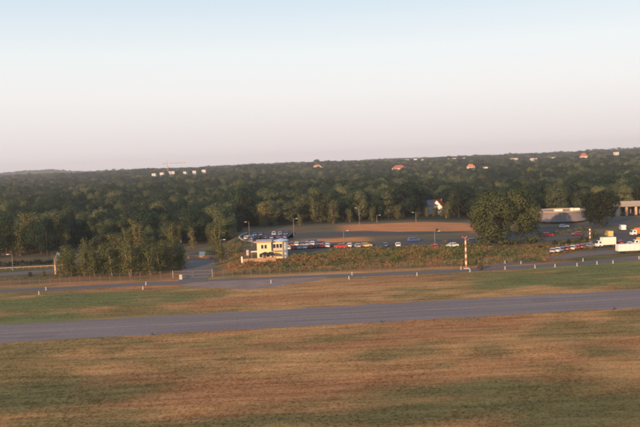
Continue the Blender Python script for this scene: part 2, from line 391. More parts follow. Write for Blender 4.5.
# ------------------------------------------------------------------ trees
def leaves(centers, radii, dens, size, flat=0.0, squash=1.0, lowcut=-0.55):
    P = []; N = []; cen = np.mean(np.array([tuple(c) for c in centers]), 0)
    for c, r in zip(centers, radii):
        n = max(14, int(dens * r * r * 12.5))
        d = rng.normal(size=(n, 3)); d /= np.linalg.norm(d, axis=1)[:, None]
        d = d[(d[:, 2] > lowcut) | (rng.random(n) < 0.3)]
        rr = r * (0.70 + 0.38 * rng.random(len(d)) ** 0.7)
        p = d * rr[:, None]; p[:, 2] *= squash
        P.append(np.asarray(c) + p); N.append(d)
    P = np.concatenate(P); N = np.concatenate(N); n = len(P)
    O = P - cen; O /= np.linalg.norm(O, axis=1)[:, None] + 1e-9
    NS = 0.75 * N + 0.45 * O + 0.28 * rng.normal(size=(n, 3)); NS /= np.linalg.norm(NS, axis=1)[:, None]
    N = N + 0.45 * rng.normal(size=(n, 3)); N /= np.linalg.norm(N, axis=1)[:, None]
    U = np.cross(N, rng.normal(size=(n, 3))); U /= np.linalg.norm(U, axis=1)[:, None] + 1e-9
    W = np.cross(N, U)
    s = size * (0.6 + 0.8 * rng.random(n))[:, None]
    bend = N * s * 0.22
    V = np.stack([P + U * s, P + W * s * 0.62 + bend, P - U * s, P - W * s * 0.62 + bend], 1).reshape(-1, 3)
    F = np.arange(4 * n).reshape(n, 4)
    return V, F, np.repeat(NS, 4, 0)
def limb(mb, pts, radii, n=6):
    for k in range(len(pts) - 1): mb.tube(pts[k], pts[k + 1], radii[k], radii[k + 1], n, cap=False)
def make_tree(kind, seed):
    """returns (trunk mesh, crown mesh) with the origin at the foot; heights in metres"""
    global rng
    rng = np.random.default_rng(seed); r = random.Random(seed); mb = MB(); C = []; Rr = []
    if kind == 'broad':
        H = 17.0; R0 = 7.0
        limb(mb, [(0, 0, -0.3), (0.1, 0.05, 3.2), (r.uniform(-.4, .4), r.uniform(-.4, .4), 7)], [0.5, 0.38, 0.3])
        top = Vector((r.uniform(-.4, .4), r.uniform(-.4, .4), 7))
        for k in range(34):
            a = r.uniform(0, 6.283); el = r.uniform(-1.0, 1.0); q = math.sqrt(max(0, 1 - (el * (1 if el > 0 else .6)) ** 2)) * r.uniform(.72, 1)
            c = (R0 * .78 * q * math.cos(a), R0 * .78 * q * math.sin(a), 9.0 + el * 6.0 + r.uniform(-.6, .6))
            C.append(c); Rr.append(r.uniform(1.8, 3.1))
            if k % 3 == 0: limb(mb, [tuple(top - Vector((0, 0, r.uniform(0, 3)))), tuple((Vector(c) + top) / 2 + Vector((0, 0, -.3))), c], [0.2, 0.13, 0.05], 5)
        V, F, NS = leaves(C, Rr, 4.2, 0.27); m = LEAF; bk = BARK
    elif kind == 'tall':
        H = 19.0
        limb(mb, [(0, 0, -0.3), (0.15, 0, 6), (-.1, .1, 12), (0, 0, 17)], [0.34, 0.26, 0.17, 0.05])
        for k in range(36):
            z = r.uniform(2.2, 17.4); q = (1 - abs((z - 8.5) / 10.5) ** 1.9) * 4.2
            a = r.uniform(0, 6.283); d = q * r.uniform(.35, 1)
            c = (d * math.cos(a), d * math.sin(a), z); C.append(c); Rr.append(r.uniform(1.4, 2.4))
            if k % 2 == 0: limb(mb, [(0, 0, z - 1.6), c], [0.1, 0.03], 5)
        C.append((0, 0, 18)); Rr.append(1.0)
        V, F, NS = leaves(C, Rr, 3.8, 0.25); m = LEAF; bk = BARK
    elif kind == 'birch':
        H = 13.0
        for t in range(2 + seed % 2):
            a0 = r.uniform(0, 6.28); lean = r.uniform(.2, 1.5)
            top = Vector((lean * math.cos(a0) * 1.3, lean * math.sin(a0) * 1.3, r.uniform(10.5, 12.5)))
            f0_ = Vector((.35 * math.cos(a0), .35 * math.sin(a0), -0.3))
            limb(mb, [f0_, f0_.lerp(top, .35) + Vector((r.uniform(-.2, .2), 0, 0)), f0_.lerp(top, .7), top], [0.19, 0.15, 0.1, 0.03])
            for k in range(17):
                u = r.uniform(.15, 1.02); b = f0_.lerp(top, u); a = r.uniform(0, 6.283); d = r.uniform(.3, 2.0) * (1.25 - u * .75)
                c = b + Vector((d * math.cos(a), d * math.sin(a), r.uniform(-.5, .4))); C.append(tuple(c)); Rr.append(r.uniform(1.0, 1.8))
                limb(mb, [b - Vector((0, 0, .5)), c], [0.05, 0.015], 4)
        V, F, NS = leaves(C, Rr, 2.6, 0.23, squash=1.1); m = LEAFB; bk = BARKB
    elif kind == 'pine':
        H = 18.0
        limb(mb, [(0, 0, -0.3), (0, .1, 9), (0, 0, 17.5)], [0.3, 0.2, 0.04])
        for k in range(40):
            z = 3.0 + 14.2 * (k / 40.0) ** .9; q = (17.8 - z) / 15 * 3.0 + .25; a = k * 2.4 + r.uniform(-.3, .3); d = q * r.uniform(.55, 1)
            C.append((d * math.cos(a), d * math.sin(a), z)); Rr.append(.65 + q * .22)
            if k % 3 == 0: limb(mb, [(0, 0, z + .3), (d * math.cos(a), d * math.sin(a), z)], [0.06, 0.02], 4)
        C.append((0, 0, 17.4)); Rr.append(.5)
        V, F, NS = leaves(C, Rr, 2.2, 0.29, squash=.7); m = LEAFD; bk = BARK
    elif kind == 'shrub':
        H = 3.0
        for k in range(5):
            a = k * 1.3; limb(mb, [(0, 0, -.1), (.5 * math.cos(a), .5 * math.sin(a), 1.2)], [0.05, 0.02], 4)
        for k in range(9):
            a = r.uniform(0, 6.283); d = r.uniform(0, 1.1); c = (d * math.cos(a), d * math.sin(a), r.uniform(.6, 2.1 - d * .7))
            C.append(c); Rr.append(r.uniform(.45, .85))
        V, F, NS = leaves(C, Rr, 1.6, 0.22, lowcut=-.9); m = LEAFS; bk = BARK
    tr = mb.mesh('trunk', bk, smooth=True)
    cr_ = np_mesh('crown', V, F, m, True); cr_.normals_split_custom_set_from_vertices(NS.tolist())
    return tr, cr_, H
PROTO = {}
for kd, cnt in (('broad', 4), ('tall', 3), ('birch', 4), ('pine', 2), ('shrub', 4)):
    PROTO[kd] = [make_tree(kd, 100 + 17 * k + len(kd)) for k in range(cnt)]
rng = np.random.default_rng(21)
rnd = random.Random(99)
FIRST_CROWN = {}
def place_tree(kind, x, y, height, label, group=None, name=None, var=None, wide=1.0, crown_mat=None, z=None):
    k = rnd.randrange(len(PROTO[kind])) if var is None else var
    tr, cm, H = PROTO[kind][k]
    s = height / H
    nm = name or {'broad': 'broadleaf_tree', 'tall': 'tall_tree', 'birch': 'birch_tree', 'pine': 'conifer_tree', 'shrub': 'shrub'}[kind]
    t = thing(nm, label, 'shrub' if kind == 'shrub' else 'tree', (x, y, (tz(x, y) if z is None else z) - 0.05), rnd.uniform(0, 6.283), group)
    t.scale = (s * wide, s * wide, s)
    a = link('stem' if kind == 'shrub' else 'trunk', tr, t); b = link('crown', cm, t)
    if crown_mat:
        b.material_slots[0].link = 'OBJECT'; b.material_slots[0].material = crown_mat
    FIRST_CROWN.setdefault((kind, k), b)
    return t

n_ind = 0
# young birches along the fence, left of the gate
for i, (px, py, hpx) in enumerate([(62, 281, 28), (72, 279.5, 33), (84, 279, 37), (95, 280, 30), (104, 278, 36), (113, 279.5, 40), (124, 278, 34), (131, 279.5, 41), (141, 278, 36),
                    (150, 278.5, 39), (160, 277.5, 33), (168, 275, 36), (174, 272, 36), (182, 272, 27), (90, 273, 38), (118, 272, 42), (146, 271, 38), (68, 274, 30), (164, 269, 34)]):
    p = G(px, py); p.y += 8.5; p.x *= 1 + 8.5 / p.y
    s = p.y / FPX
    place_tree('birch', p.x, p.y, hpx * s * 0.86, 'young olive green birch with thin pale stems in the thicket behind the left fence', 'birch thicket left of the gate', wide=1.22); n_ind += 1
# tall wood on the far left, behind the lower road
for i in range(36):
    px = -22 + i * 7.0 + rnd.uniform(-3, 3); Y = rnd.uniform(318, 350) + (0 if px < 70 else rnd.uniform(0, 40))
    k = rnd.choice(['birch', 'birch', 'tall', 'broad'])
    place_tree(k, X_at(px, Y, 230), Y, rnd.uniform(12.5, 18) if px < 62 else rnd.uniform(8.5, 13), 'tall slender tree in the wood behind the lower road on the left' if k != 'broad' else 'round broadleaf tree in the wood behind the lower road on the left', 'front trees of the left wood', wide=1.05); n_ind += 1
# two big spreading trees right of the striped mast, one dark tree beside the round building
for px, py, hpx, wd, vr, lb in ((493, 244, 53, 1.05, 0, 'big olive spreading tree, left of the pair right of the striped mast'), (519, 242.5, 54, 1.0, 1, 'big olive spreading tree, right of the pair right of the striped mast')):
    p = G(px, py); place_tree('broad', p.x, p.y, hpx * p.y / FPX, lb, var=vr, wide=wd, crown_mat=LEAFO); n_ind += 1
p = G(601, 227); place_tree('broad', p.x, p.y, 40 * p.y / FPX, 'large dark round tree between the round building and the bridge', var=2, wide=1.1, crown_mat=LEAFD); n_ind += 1
for px, py, hpx, lb in ((484, 236, 17, 'small bushy tree at the right end of the reddish strip'), (221, 262, 20, 'small tree beside the lane behind the gate'), (217, 252, 30, 'slim lit tree behind the lane, left of the shaded car park')):
    p = G(px, py); place_tree('birch', p.x, p.y, hpx * p.y / FPX, lb, wide=1.2); n_ind += 1
# the near edge of the forest: one tree after another
def forest_y0(px):
    xs = [-60, 60, 180, 215, 240, 330, 345, 480, 500, 545, 600, 700]
    ys = [322, 322, 325, 330, 400, 408, 415, 425, 400, 400, 420, 420]
    return float(np.interp(px, xs, ys))
occ = []
tries = 0
KINDW = ['broad', 'broad', 'broad', 'broad', 'broad', 'tall', 'tall', 'birch', 'pine']
cand = []
while len(cand) < 225 and tries < 9000:
    tries += 1
    px = rnd.uniform(-40, 680); y0 = forest_y0(px)
    Y = y0 + 2 + abs(rnd.gauss(0, 1)) * 48
    x = X_at(px, Y, 220)
    if any((x - a) ** 2 + (Y - b) ** 2 < 7.4 ** 2 for a, b in occ): continue
    if 414 < px < 446 and Y < 476: continue
    if px < 215 and Y < 352: continue
    if 535 < px < 640 and Y < 425: continue
    occ.append((x, Y)); cand.append((px, Y, x))
LBL = {'broad': 'round broadleaf tree in the front of the forest behind the car parks', 'tall': 'tall narrow broadleaf tree in the front of the forest behind the car parks',
       'pine': 'dark pointed conifer in the front of the forest behind the car parks', 'birch': 'light olive birch in the front of the forest behind the car parks'}
for px, Y, x in cand:
    k = rnd.choice(KINDW)
    place_tree(k, x, Y, ((9.5 if px < 240 else 11.5) + 6.5 * float(fbm(x / 45, Y / 45, 2)) + rnd.uniform(-1.5, 2.5)) * (0.85 if k == 'birch' else 1), LBL[k], 'front trees of the forest', wide=rnd.uniform(1.05, 1.35)); n_ind += 1
# small trees in front of the forest edge
for px, Y, h, k in ((262, 402, 7, 'birch'), (275, 404, 6, 'birch'), (300, 400, 6, 'birch'), (333, 408, 12, 'birch'), (350, 412, 7, 'birch'), (398, 420, 8, 'birch'), (446, 425, 9, 'birch'), (372, 416, 7, 'birch'), (474, 424, 8, 'birch'), (418, 432, 6, 'birch'), (427, 436, 5.5, 'birch'), (433, 440, 5.5, 'birch'), (441, 442, 5.0, 'birch'), (437, 446, 5.0, 'birch')):
    place_tree(k, X_at(px, Y, 220), Y, h, 'small yellowish tree standing before the dark forest edge', 'small trees before the forest', wide=1.25); n_ind += 1

# the forest beyond: nobody could count it
pts = []; sc_ = []
def fill(y0, y1, sp, margin=60):
    y = y0
    while y < y1:
        half = 0.43 * y + margin
        xs = np.arange(-half, half, sp) + rng.uniform(-.42, .42, len(np.arange(-half, half, sp))) * sp
        ys = y + rng.uniform(-.42, .42, len(xs)) * sp
        for a, b in zip(xs, ys): pts.append((a, b))
        y += sp
fill(330, 900, 8.6); fill(900, 1600, 11.0); fill(1600, 2800, 15.0); fill(2800, 6500, 28.0, 100)
pts = np.array(pts)
pxs = 320 + 800 * pts[:, 0] / pts[:, 1] * 1.0
y0s = np.interp(pxs, [-60, 60, 180, 215, 240, 330, 345, 480, 500, 545, 600, 700], [322, 322, 325, 330, 400, 408, 415, 425, 400, 400, 420, 420])
keep = pts[:, 1] > y0s + np.where((pxs < 215), 28, 14)
keep &= ~((pxs > 412) & (pxs < 450) & (pts[:, 1] < 482))
keep &= ~((pxs > 530) & (pts[:, 1] < 432))
oc = np.array(occ)
gap = fbm(pts[:, 0] / 90, pts[:, 1] / 90, 2)          # glades
keep &= ~((gap > 0.72) & (pts[:, 1] > 700) & (pts[:, 1] < 3000))
pts = pts[keep]
near = pts[:, 1] < 640
mind = np.full(len(pts), 99.0)
for k in np.where(near)[0]: mind[k] = np.min(np.hypot(oc[:, 0] - pts[k, 0], oc[:, 1] - pts[k, 1]))
pts = pts[mind > 5.0]
FORPTS = pts
def build_forest(extra_clear):
    pts = FORPTS
    for (cx, cy, r) in extra_clear: pts = pts[np.hypot(pts[:, 0] - cx, pts[:, 1] - cy) > r]
    n = len(pts); z = terrain(pts[:, 0], pts[:, 1])
    me = bpy.data.meshes.new('forest'); me.vertices.add(n)
    me.vertices.foreach_set('co', np.stack([pts[:, 0], pts[:, 1], z - 0.3], 1).astype(np.float32).ravel())
    far = sst(900, 3500, pts[:, 1])
    hs = 0.86 * (0.50 + 0.60 * rng.random(n)) * (1 + 0.05 * far) * (0.82 + 0.36 * fbm(pts[:, 0] / 70, pts[:, 1] / 70, 2))
    wd = hs * (1.05 + 0.35 * rng.random(n)) * (1 + 1.1 * far)
    a = me.attributes.new('scl', 'FLOAT_VECTOR', 'POINT'); a.data.foreach_set('vector', np.stack([wd, wd, hs], 1).astype(np.float32).ravel())
    a = me.attributes.new('rotz', 'FLOAT_VECTOR', 'POINT'); a.data.foreach_set('vector', np.stack([0 * hs, 0 * hs, rng.random(n) * 6.283], 1).astype(np.float32).ravel())
    keys = [k for k in FIRST_CROWN if k[0] in ('broad', 'tall', 'pine')]
    keys = sorted(keys); wts = np.array([{'broad': 4, 'tall': 1.3, 'pine': 0.25}[k[0]] for k in keys]); wts = wts / wts.sum()
    ii = rng.choice(len(keys), n, p=wts)
    a = me.attributes.new('pick', 'INT', 'POINT'); a.data.foreach_set('value', ii.astype(np.int32))
    o = link('forest', me); tag(o, 'dense dark green forest stretching to the horizon', 'forest'); o['kind'] = 'stuff'
    ng = bpy.data.node_groups.new('forest_trees', 'GeometryNodeTree')
    ng.interface.new_socket('Geometry', in_out='INPUT', socket_type='NodeSocketGeometry'); ng.interface.new_socket('Geometry', in_out='OUTPUT', socket_type='NodeSocketGeometry')
    N = ng.nodes; L = ng.links; gi = N.new('NodeGroupInput'); go = N.new('NodeGroupOutput')
    iop = N.new('GeometryNodeInstanceOnPoints'); jn = N.new('GeometryNodeJoinGeometry')
    for k in keys:
        ob = N.new('GeometryNodeObjectInfo'); ob.transform_space = 'ORIGINAL'; ob.inputs['Object'].default_value = FIRST_CROWN[k]; ob.inputs['As Instance'].default_value = True
        L.new(ob.outputs['Geometry'], jn.inputs[0])
    def attr(nm, ty):
        a = N.new('GeometryNodeInputNamedAttribute'); a.data_type = ty; a.inputs['Name'].default_value = nm; return a.outputs['Attribute']
    L.new(gi.outputs[0], iop.inputs['Points']); L.new(jn.outputs[0], iop.inputs['Instance'])
    iop.inputs['Pick Instance'].default_value = True
    L.new(attr('pick', 'INT'), iop.inputs['Instance Index']); L.new(attr('rotz', 'FLOAT_VECTOR'), iop.inputs['Rotation']); L.new(attr('scl', 'FLOAT_VECTOR'), iop.inputs['Scale'])
    L.new(iop.outputs[0], go.inputs[0])
    md = o.modifiers.new('trees', 'NODES'); md.node_group = ng
    return n

# ------------------------------------------------------------------ scrub and grass
def scrub_pts():
    out = []
    for px0, px1, y0, y1, n, hm in ((228, 548, 243.5, 259, 760, 1.05), (292, 486, 258, 270, 520, .95), (330, 486, 268, 281, 420, .9), (-10, 60, 250, 262, 26, .6), (205, 245, 268, 312, 60, 1.2), (540, 592, 263, 282, 46, 1.1), (440, 540, 262, 292, 60, 1.0), (535, 572, 246, 262, 60, .6), (470, 560, 258, 275, 110, .85), (225, 250, 300, 335, 26, 1.4)):
        for _ in range(n):
            px = rnd.uniform(px0, px1); Y = rnd.uniform(y0, y1); out.append((X_at(px, Y, 260), Y, rnd.uniform(.7, 1.9) * hm))
    return out
# ------------------------------------------------------------------ fence, gate, markers, mast
STEEL = pmat('galvanised_steel', (0.25, 0.21, 0.18), 0.65, 0.3)
CONC = pmat('concrete', (0.46, 0.41, 0.36), 0.85, var=0.15, bump=0.2)
WHITE = pmat('white_paint', (0.80, 0.76, 0.70), 0.5, var=0.06)
REDP = pmat('red_paint', (0.55, 0.075, 0.04), 0.5, var=0.15)
def fence_run(label, pix, name='perimeter_fence', step=3.0):
    P = [Vector((*G(a, b)[:2], 0)) for a, b in pix]
    t = thing(name, label, 'fence', (P[0].x, P[0].y, tz(P[0].x, P[0].y)))
    o = P[0]; post = MB().tube((0, 0, -.2), (0, 0, 2.3), .04, .035, 6).tube((0, 0, 2.3), (.0, -.25, 2.6), .035, .03, 5).mesh('post', STEEL)
    pts_ = [P[0]]
    for a, b in zip(P[:-1], P[1:]):
        n = max(1, round((b - a).length / step))
        pts_ += [a.lerp(b, k / n) for k in range(1, n + 1)]
    for p in pts_: link('post', post, t, (p.x - o.x, p.y - o.y, tz(p.x, p.y) - t.location.z))
    for a, b in zip(pts_[:-1], pts_[1:]):
        L = (b - a).length; key = round(L, 2)
        mb = MB()
        for z in (.08, .55, 1.1, 1.65, 2.2): mb.tube((0, 0, z), (L, 0, z), .009, .009, 3, cap=False)
        for k in range(1, int(L / .15)): mb.tube((k * .15, 0, .05), (k * .15, 0, 2.22), .004, .004, 3, cap=False)
        za = tz(a.x, a.y); zb = tz(b.x, b.y)
        w_ = link('wire_panel', mb.mesh('wire_panel', STEEL), t, (a.x - o.x, a.y - o.y, za - t.location.z))
        w_.rotation_euler = (0, -math.atan2(zb - za, L), math.atan2(b.y - a.y, b.x - a.x))
    return t
fence_run('grey wire perimeter fence before the birch thicket, left of the gate', [(-30, 288.8), (30, 286.2), (60, 284.6), (120, 281.0), (171, 278.4)])
fence_run('grey wire perimeter fence under the scrub bank, between the gate and the striped mast', [(214, 277.2), (270, 275.3), (340, 272.6), (420, 269.4), (462, 267.2)])
fence_run('grey wire perimeter fence right of the striped mast', [(478, 266.4), (512, 263.0), (548, 257.6)])
# double gate
GREYC = pmat('grey_concrete', (.30, .27, .25), .85, var=.15, bump=.2)
ga, gb = G(173, 278.3), G(212.5, 277.2)
gt = thing('wire_gate', 'double leaf wire gate between white posts, closing the lane', 'gate', ga)
gl = (gb - ga).length; gr = math.atan2(gb.y - ga.y, gb.x - ga.x); gt.rotation_euler = (0, 0, gr)
for xx in (0, gl): MB().box((xx, 0, 1.2), (.2, .2, 2.4)).build('gate_post', GREYC, gt, bevel=.03)
for s in (0, 1):
    mb = MB(); x0 = .25 + s * (gl / 2 - .15); x1 = x0 + gl / 2 - .4
    for z in (.15, 1.1, 2.1): mb.tube((x0, 0, z), (x1, 0, z), .035, .035, 5)
    for xx in (x0, x1): mb.tube((xx, 0, .15), (xx, 0, 2.1), .04, .04, 5)
    lf = mb.build('gate_leaf', STEEL, gt)
    mb = MB()
    for k in range(1, int((x1 - x0) / .18)): mb.tube((x0 + k * .18, 0, .15), (x0 + k * .18, 0, 2.1), .008, .008, 3, cap=False)
    mb.build('wire_infill', STEEL, lf)
p = G(181, 279.5)
bx_ = thing('control_box', 'small pale control box beside the gate', 'box', p)
MB().box((0, 0, .75), (.9, .6, 1.5)).build('housing', CONC, bx_, bevel=.04); MB().box((0, -.31, .8), (.7, .03, 1.1)).build('door', CONC, bx_); MB().box((0, 0, 1.53), (1.05, .75, .07)).build('lid', STEEL, bx_)
# white edge markers
MARKW = pmat('weathered_white', (.52, .48, .42), .7, var=.2)
mk_post = MB().lathe([(.0, 0), (.125, 0), (.12, .75), (.08, .90), (0, .92)], n=10).mesh('post', MARKW, smooth=False)
mk_foot = MB().box((0, 0, .04), (.55, .55, .08)).mesh('foot', CONC)
mk_band = MB().lathe([(.158, .62), (.162, .63), (.160, .78), (.152, .79)], n=10).mesh('band', REDP)
MK = [(39, 294.3), (46, 290.0), (143, 289.3), (146, 284.8), (271, 283.0), (349, 279.0), (352, 275.0), (417, 275.5), (461, 269.4), (470, 271.8), (505, 269.4), (505, 263.5), (521, 264.0), (535, 268.0), (555, 267.0), (577, 266.0), (583, 261.2), (597, 264.2), (613, 263.2), (639, 259.0)]
wl = ['first', 'second', 'third', 'fourth', 'fifth', 'sixth', 'seventh', 'eighth', 'ninth', 'tenth', 'eleventh', 'twelfth', 'thirteenth', 'fourteenth', 'fifteenth', 'sixteenth', 'seventeenth', 'eighteenth', 'nineteenth', 'twentieth', 'twenty-first', 'twenty-second']
for i, (a, b) in enumerate(MK):
    t = thing('marker_post', f'short white marker post along the service road, {wl[i]} from the left', 'marker post', G(a, b), 0, 'white marker posts along the service road')
    link('post', mk_post, t); link('foot', mk_foot, t)
# striped mast
CREAMP = pmat('cream_paint', (.70, .58, .40), .7, var=.15)
p = G(466.3, 268.6)
t = thing('striped_mast', 'tall red and white banded mast beside the service road', 'mast', p)
mh = 31.5 * p.y / FPX; nb = 9
MB().box((0, 0, .12), (1.7, 1.7, .3)).build('base', CONC, t, bevel=.04)
for k in range(nb):
    z0 = .25 + (mh - .25) * k / nb; z1 = .25 + (mh - .25) * (k + 1) / nb; r0 = .31 - .09 * k / nb; r1 = .31 - .09 * (k + 1) / nb
    MB().tube((0, 0, z0), (0, 0, z1), r0, r1, 12).build('band', pmat('faded_red_paint', (.42, .13, .075), .7, var=.25) if k % 2 == 0 else CREAMP, t)
MB().box((-.25, 0, mh + .05), (1.5, .25, .14)).build('cross_arm', STEEL, t)
for xx in (-.9, .35): MB().lathe([(0, 0), (.16, 0), (.16, .22), (.08, .32), (0, .34)], c=(xx, 0, mh + .12), n=8).build('obstruction_light', REDP, t)
# taxiway edge lights
GREYP = pmat('plinth_grey', (.16, .125, .11), .9)
LAMPB = pmat('dark_lamp_metal', (0.05, 0.045, 0.045), 0.5)
GLASSD = pmat('dark_blue_glass', (0.03, 0.04, 0.09), 0.3, spec=.4)
for i, px in enumerate((-70, 153, 381, 613)):
    g0 = G(px, 343.0 - 35.5 * px / 640 + .2); x = g0.x; y = tw(x, 0) - .9
    t = thing('edge_light', f'low dark light fitting at the near edge of the taxiway, {wl[i]} from the left', 'light', (x, y, 0), 0, 'taxiway edge lights')
    MB().box((0, 0, .03), (.9, .6, .1)).build('plinth', GREYP, t, bevel=.02)
    MB().lathe([(0, .08), (.2, .08), (.17, .34), (0, .34)], n=12).build('body', LAMPB, t); MB().lathe([(.13, .34), (.13, .5), (.06, .57), (0, .58)], n=12).build('lens', GLASSD, t)

# ------------------------------------------------------------------ lamps
LAMPW = pmat('lamp_grey', (0.55, 0.52, 0.49), 0.5)
def street_lamp(px, py, hpx, label, arm=1.2, rz=0.0):
    p = G(px, py); h = hpx * p.y / FPX
    t = thing('street_lamp', label, 'street lamp', p, rz, 'street lamps')
    MB().tube((0, 0, -.2), (0, 0, h), .13, .075, 8).build('pole', STEEL, t, smooth=True)
    MB().tube((0, 0, 0), (0, 0, 1.0), .19, .17, 8).build('base_sleeve', STEEL, t)
    MB().tube((0, 0, h - .05), (arm, 0, h + .15), .06, .05, 6).build('arm', STEEL, t)
    MB().box((arm + .3, 0, h + .16), (.95, .42, .2), taper=.8).build('lamp_head', LAMPW, t, bevel=.03)
LP = [(249.5, 236, 14, 'street lamp at the left end of the shaded car park'), (294, 236, 17, 'street lamp at the right end of the shaded car park, before the forest'),
      (359.5, 225, 17, 'street lamp before the forest right of the tilted pale panel'), (344, 244, 13, 'street lamp behind the red parked car'), (416, 221.5, 9, 'short street lamp at the top of the reddish strip'),
      (435, 247.5, 16, 'street lamp on the car park between the blue and the white car'), (508, 243.5, 13, 'street lamp under the two big spreading trees'), (221, 260, 20, 'street lamp beside the lane behind the gate'),
      (13, 270.5, 16, 'street lamp beside the guard rail on the far left'), (377, 222.5, 7, 'small lamp before the forest above the grey track'), (252, 247, 11, 'street lamp left of the yellow house')]
for i, q in enumerate(LP): street_lamp(*q, rz=(0 if i % 2 else math.pi))

# ------------------------------------------------------------------ cars
GLASS = pmat('car_glass', (0.025, 0.03, 0.04), 0.12, spec=.6, var=.02)
TYRE = pmat('tyre_rubber', (0.02, 0.02, 0.02), 0.9)
RIM = pmat('wheel_rim', (0.35, 0.35, 0.35), 0.35, .8)
HEADL = pmat('headlamp_glass', (0.7, 0.7, 0.68), 0.15, spec=.6); TAILL = pmat('tail_lamp', (0.45, 0.02, 0.015), 0.25, spec=.6)
PLATE = pmat('plate_white', (.75, .74, .7), .5)
PAINT = {'white': (.78, .77, .74), 'silver': (.42, .43, .45), 'dark blue': (.035, .06, .18), 'blue': (.05, .11, .36), 'red': (.50, .03, .025), 'dark red': (.22, .02, .025), 'black': (.02, .02, .024),
         'grey': (.16, .165, .17), 'teal': (.05, .15, .19), 'yellow': (.70, .50, .16), 'light blue': (.25, .36, .50)}
def paint(c): return pmat('car_paint_' + c.replace(' ', '_'), PAINT[c], 0.28, .1, var=.04, spec=.5)
def arch(cx, r, z0, n=6):
    return [(cx + r * math.cos(math.pi - math.pi * k / n) , z0 + r * math.sin(math.pi * k / n)) for k in range(n + 1)]
CARM = {}
def car_meshes(kind):
    if kind in CARM: return CARM[kind]
    L = {'hatch': 4.0, 'saloon': 4.5, 'estate': 4.6, 'van': 5.2}[kind]; h = L / 2; W = {'van': 1.95}.get(kind, 1.74)
    fw, rw = h - .82, -h + .78
    low = [(-h, .35)] + arch(rw, .37, .22)[0:] + arch(fw, .37, .22) + [(h, .32), (h + .02, .62)]
    if kind == 'van': top = [(h - .1, .95), (h - .75, 1.15), (h - 1.45, 2.1), (-h + .05, 2.2), (-h, .9)]
    else: top = [(h - .08, .78), (h - 1.05, .92), (-h + (.55 if kind == 'saloon' else .08), .95), (-h - .01, .88)]
    body = MB().prism(low + top, -W / 2, W / 2).mesh('body', None, bevel=.05)
    if kind == 'van':
        gl = MB(); 
        for s in (-1, 1): gl.box((h - 1.75, s * (W / 2 + .004), 1.6), (.9, .02, .5))
        gl.add([(h - .78, -W * .44, 1.19), (h - .78, W * .44, 1.19), (h - 1.38, W * .42, 2.03), (h - 1.38, -W * .42, 2.03)], [(0, 1, 2, 3)])
        for q in range(4): gl.v[-4 + q] = (gl.v[-4 + q][0] + .03, gl.v[-4 + q][1], gl.v[-4 + q][2])
        glass = gl.mesh('windows', GLASS); roof = None
    else:
        rb = {'hatch': -h + .28, 'saloon': -h + 1.15, 'estate': -h + .3}[kind]; ra = {'hatch': -h + .05, 'saloon': -h + .6, 'estate': -h + .06}[kind]
        z1 = 1.40; i = .16
        gl = MB(); yb = W / 2 - .05; yt = W / 2 - .05 - i
        vs = [(h - 1.0, -yb, .90), (h - 1.0, yb, .90), (ra, yb, .90), (ra, -yb, .90), (h - 1.72, -yt, z1), (h - 1.72, yt, z1), (rb, yt, z1), (rb, -yt, z1)]
        gl.add(vs, [(0, 1, 5, 4), (1, 2, 6, 5), (2, 3, 7, 6), (3, 0, 4, 7), (4, 5, 6, 7)])
        glass = gl.mesh('windows', GLASS)
        rf = MB().box(((h - 1.68 + rb) / 2, 0, z1 + .03), (h - 1.62 - rb, 2 * yt + .06, .07))
        for s in (-1, 1):
            for a, b in (((h - 1.0, .9), (h - 1.72, z1)), ((ra, .9), (rb, z1)), ((-.12, .9), (-.16, z1))):
                rf.tube((a[0], s * (yb + .005), a[1]), (b[0], s * (yt + .005), b[1]), .045, .04, 5)
        roof = rf.mesh('roof', None)
    wh = MB().tube((0, -.1, 0), (0, .1, 0), .31, .31, 14).mesh('wheel', TYRE); rim = MB().tube((0, -.108, 0), (0, .108, 0), .19, .19, 10).mesh('rim', RIM)
    hl = MB().box((0, 0, 0), (.1, .36, .16)).mesh('headlight', HEADL, bevel=.02); tl = MB().box((0, 0, 0), (.09, .26, .3)).mesh('tail_light', TAILL, bevel=.02)
    pl = MB().box((0, 0, 0), (.03, .5, .12)).mesh('number_plate', PLATE)
    CARM[kind] = (body, glass, roof, wh, rim, hl, tl, pl, h, W, fw, rw); return CARM[kind]
BODYC = {}
def car(x, y, rz, color, kind, label, group=None, z=None, detail=True):
    body, glass, roof, wh, rim, hl, tl, pl, h, W, fw, rw = car_meshes(kind)
    def col_mesh(m, tg):
        k = (kind, color, tg)
        if k not in BODYC:
            c = m.copy(); c.materials.clear(); c.materials.append(paint(color)); BODYC[k] = c
        return BODYC[k]
    t = thing('delivery_van' if kind == 'van' else 'parked_car', label, 'van' if kind == 'van' else 'car', (x, y, (tz(x, y) + .065) if z is None else z), rz, group)
    link('body', col_mesh(body, 'b'), t); link('windows', glass, t)
    if roof: link('roof', col_mesh(roof, 'r'), t)
    for fx in (fw, rw):
        for s in (-1, 1):
            w_ = link('wheel', wh, t, (fx, s * (W / 2 - .1), .31)); link('rim', rim, w_)
    for s in (-1, 1):
        link('headlight', hl, t, (h - .05, s * (W / 2 - .28), .66)); link('tail_light', tl, t, (-h + .01, s * (W / 2 - .2), .78 if kind != 'van' else 1.1))
    link('number_plate', pl, t, (-h - .01, 0, .62))
    return t
def carp(px, py, rz, color, kind, label, group=None):
    p = G(px, py); return car(p.x, p.y, rz, color, kind, label, group)
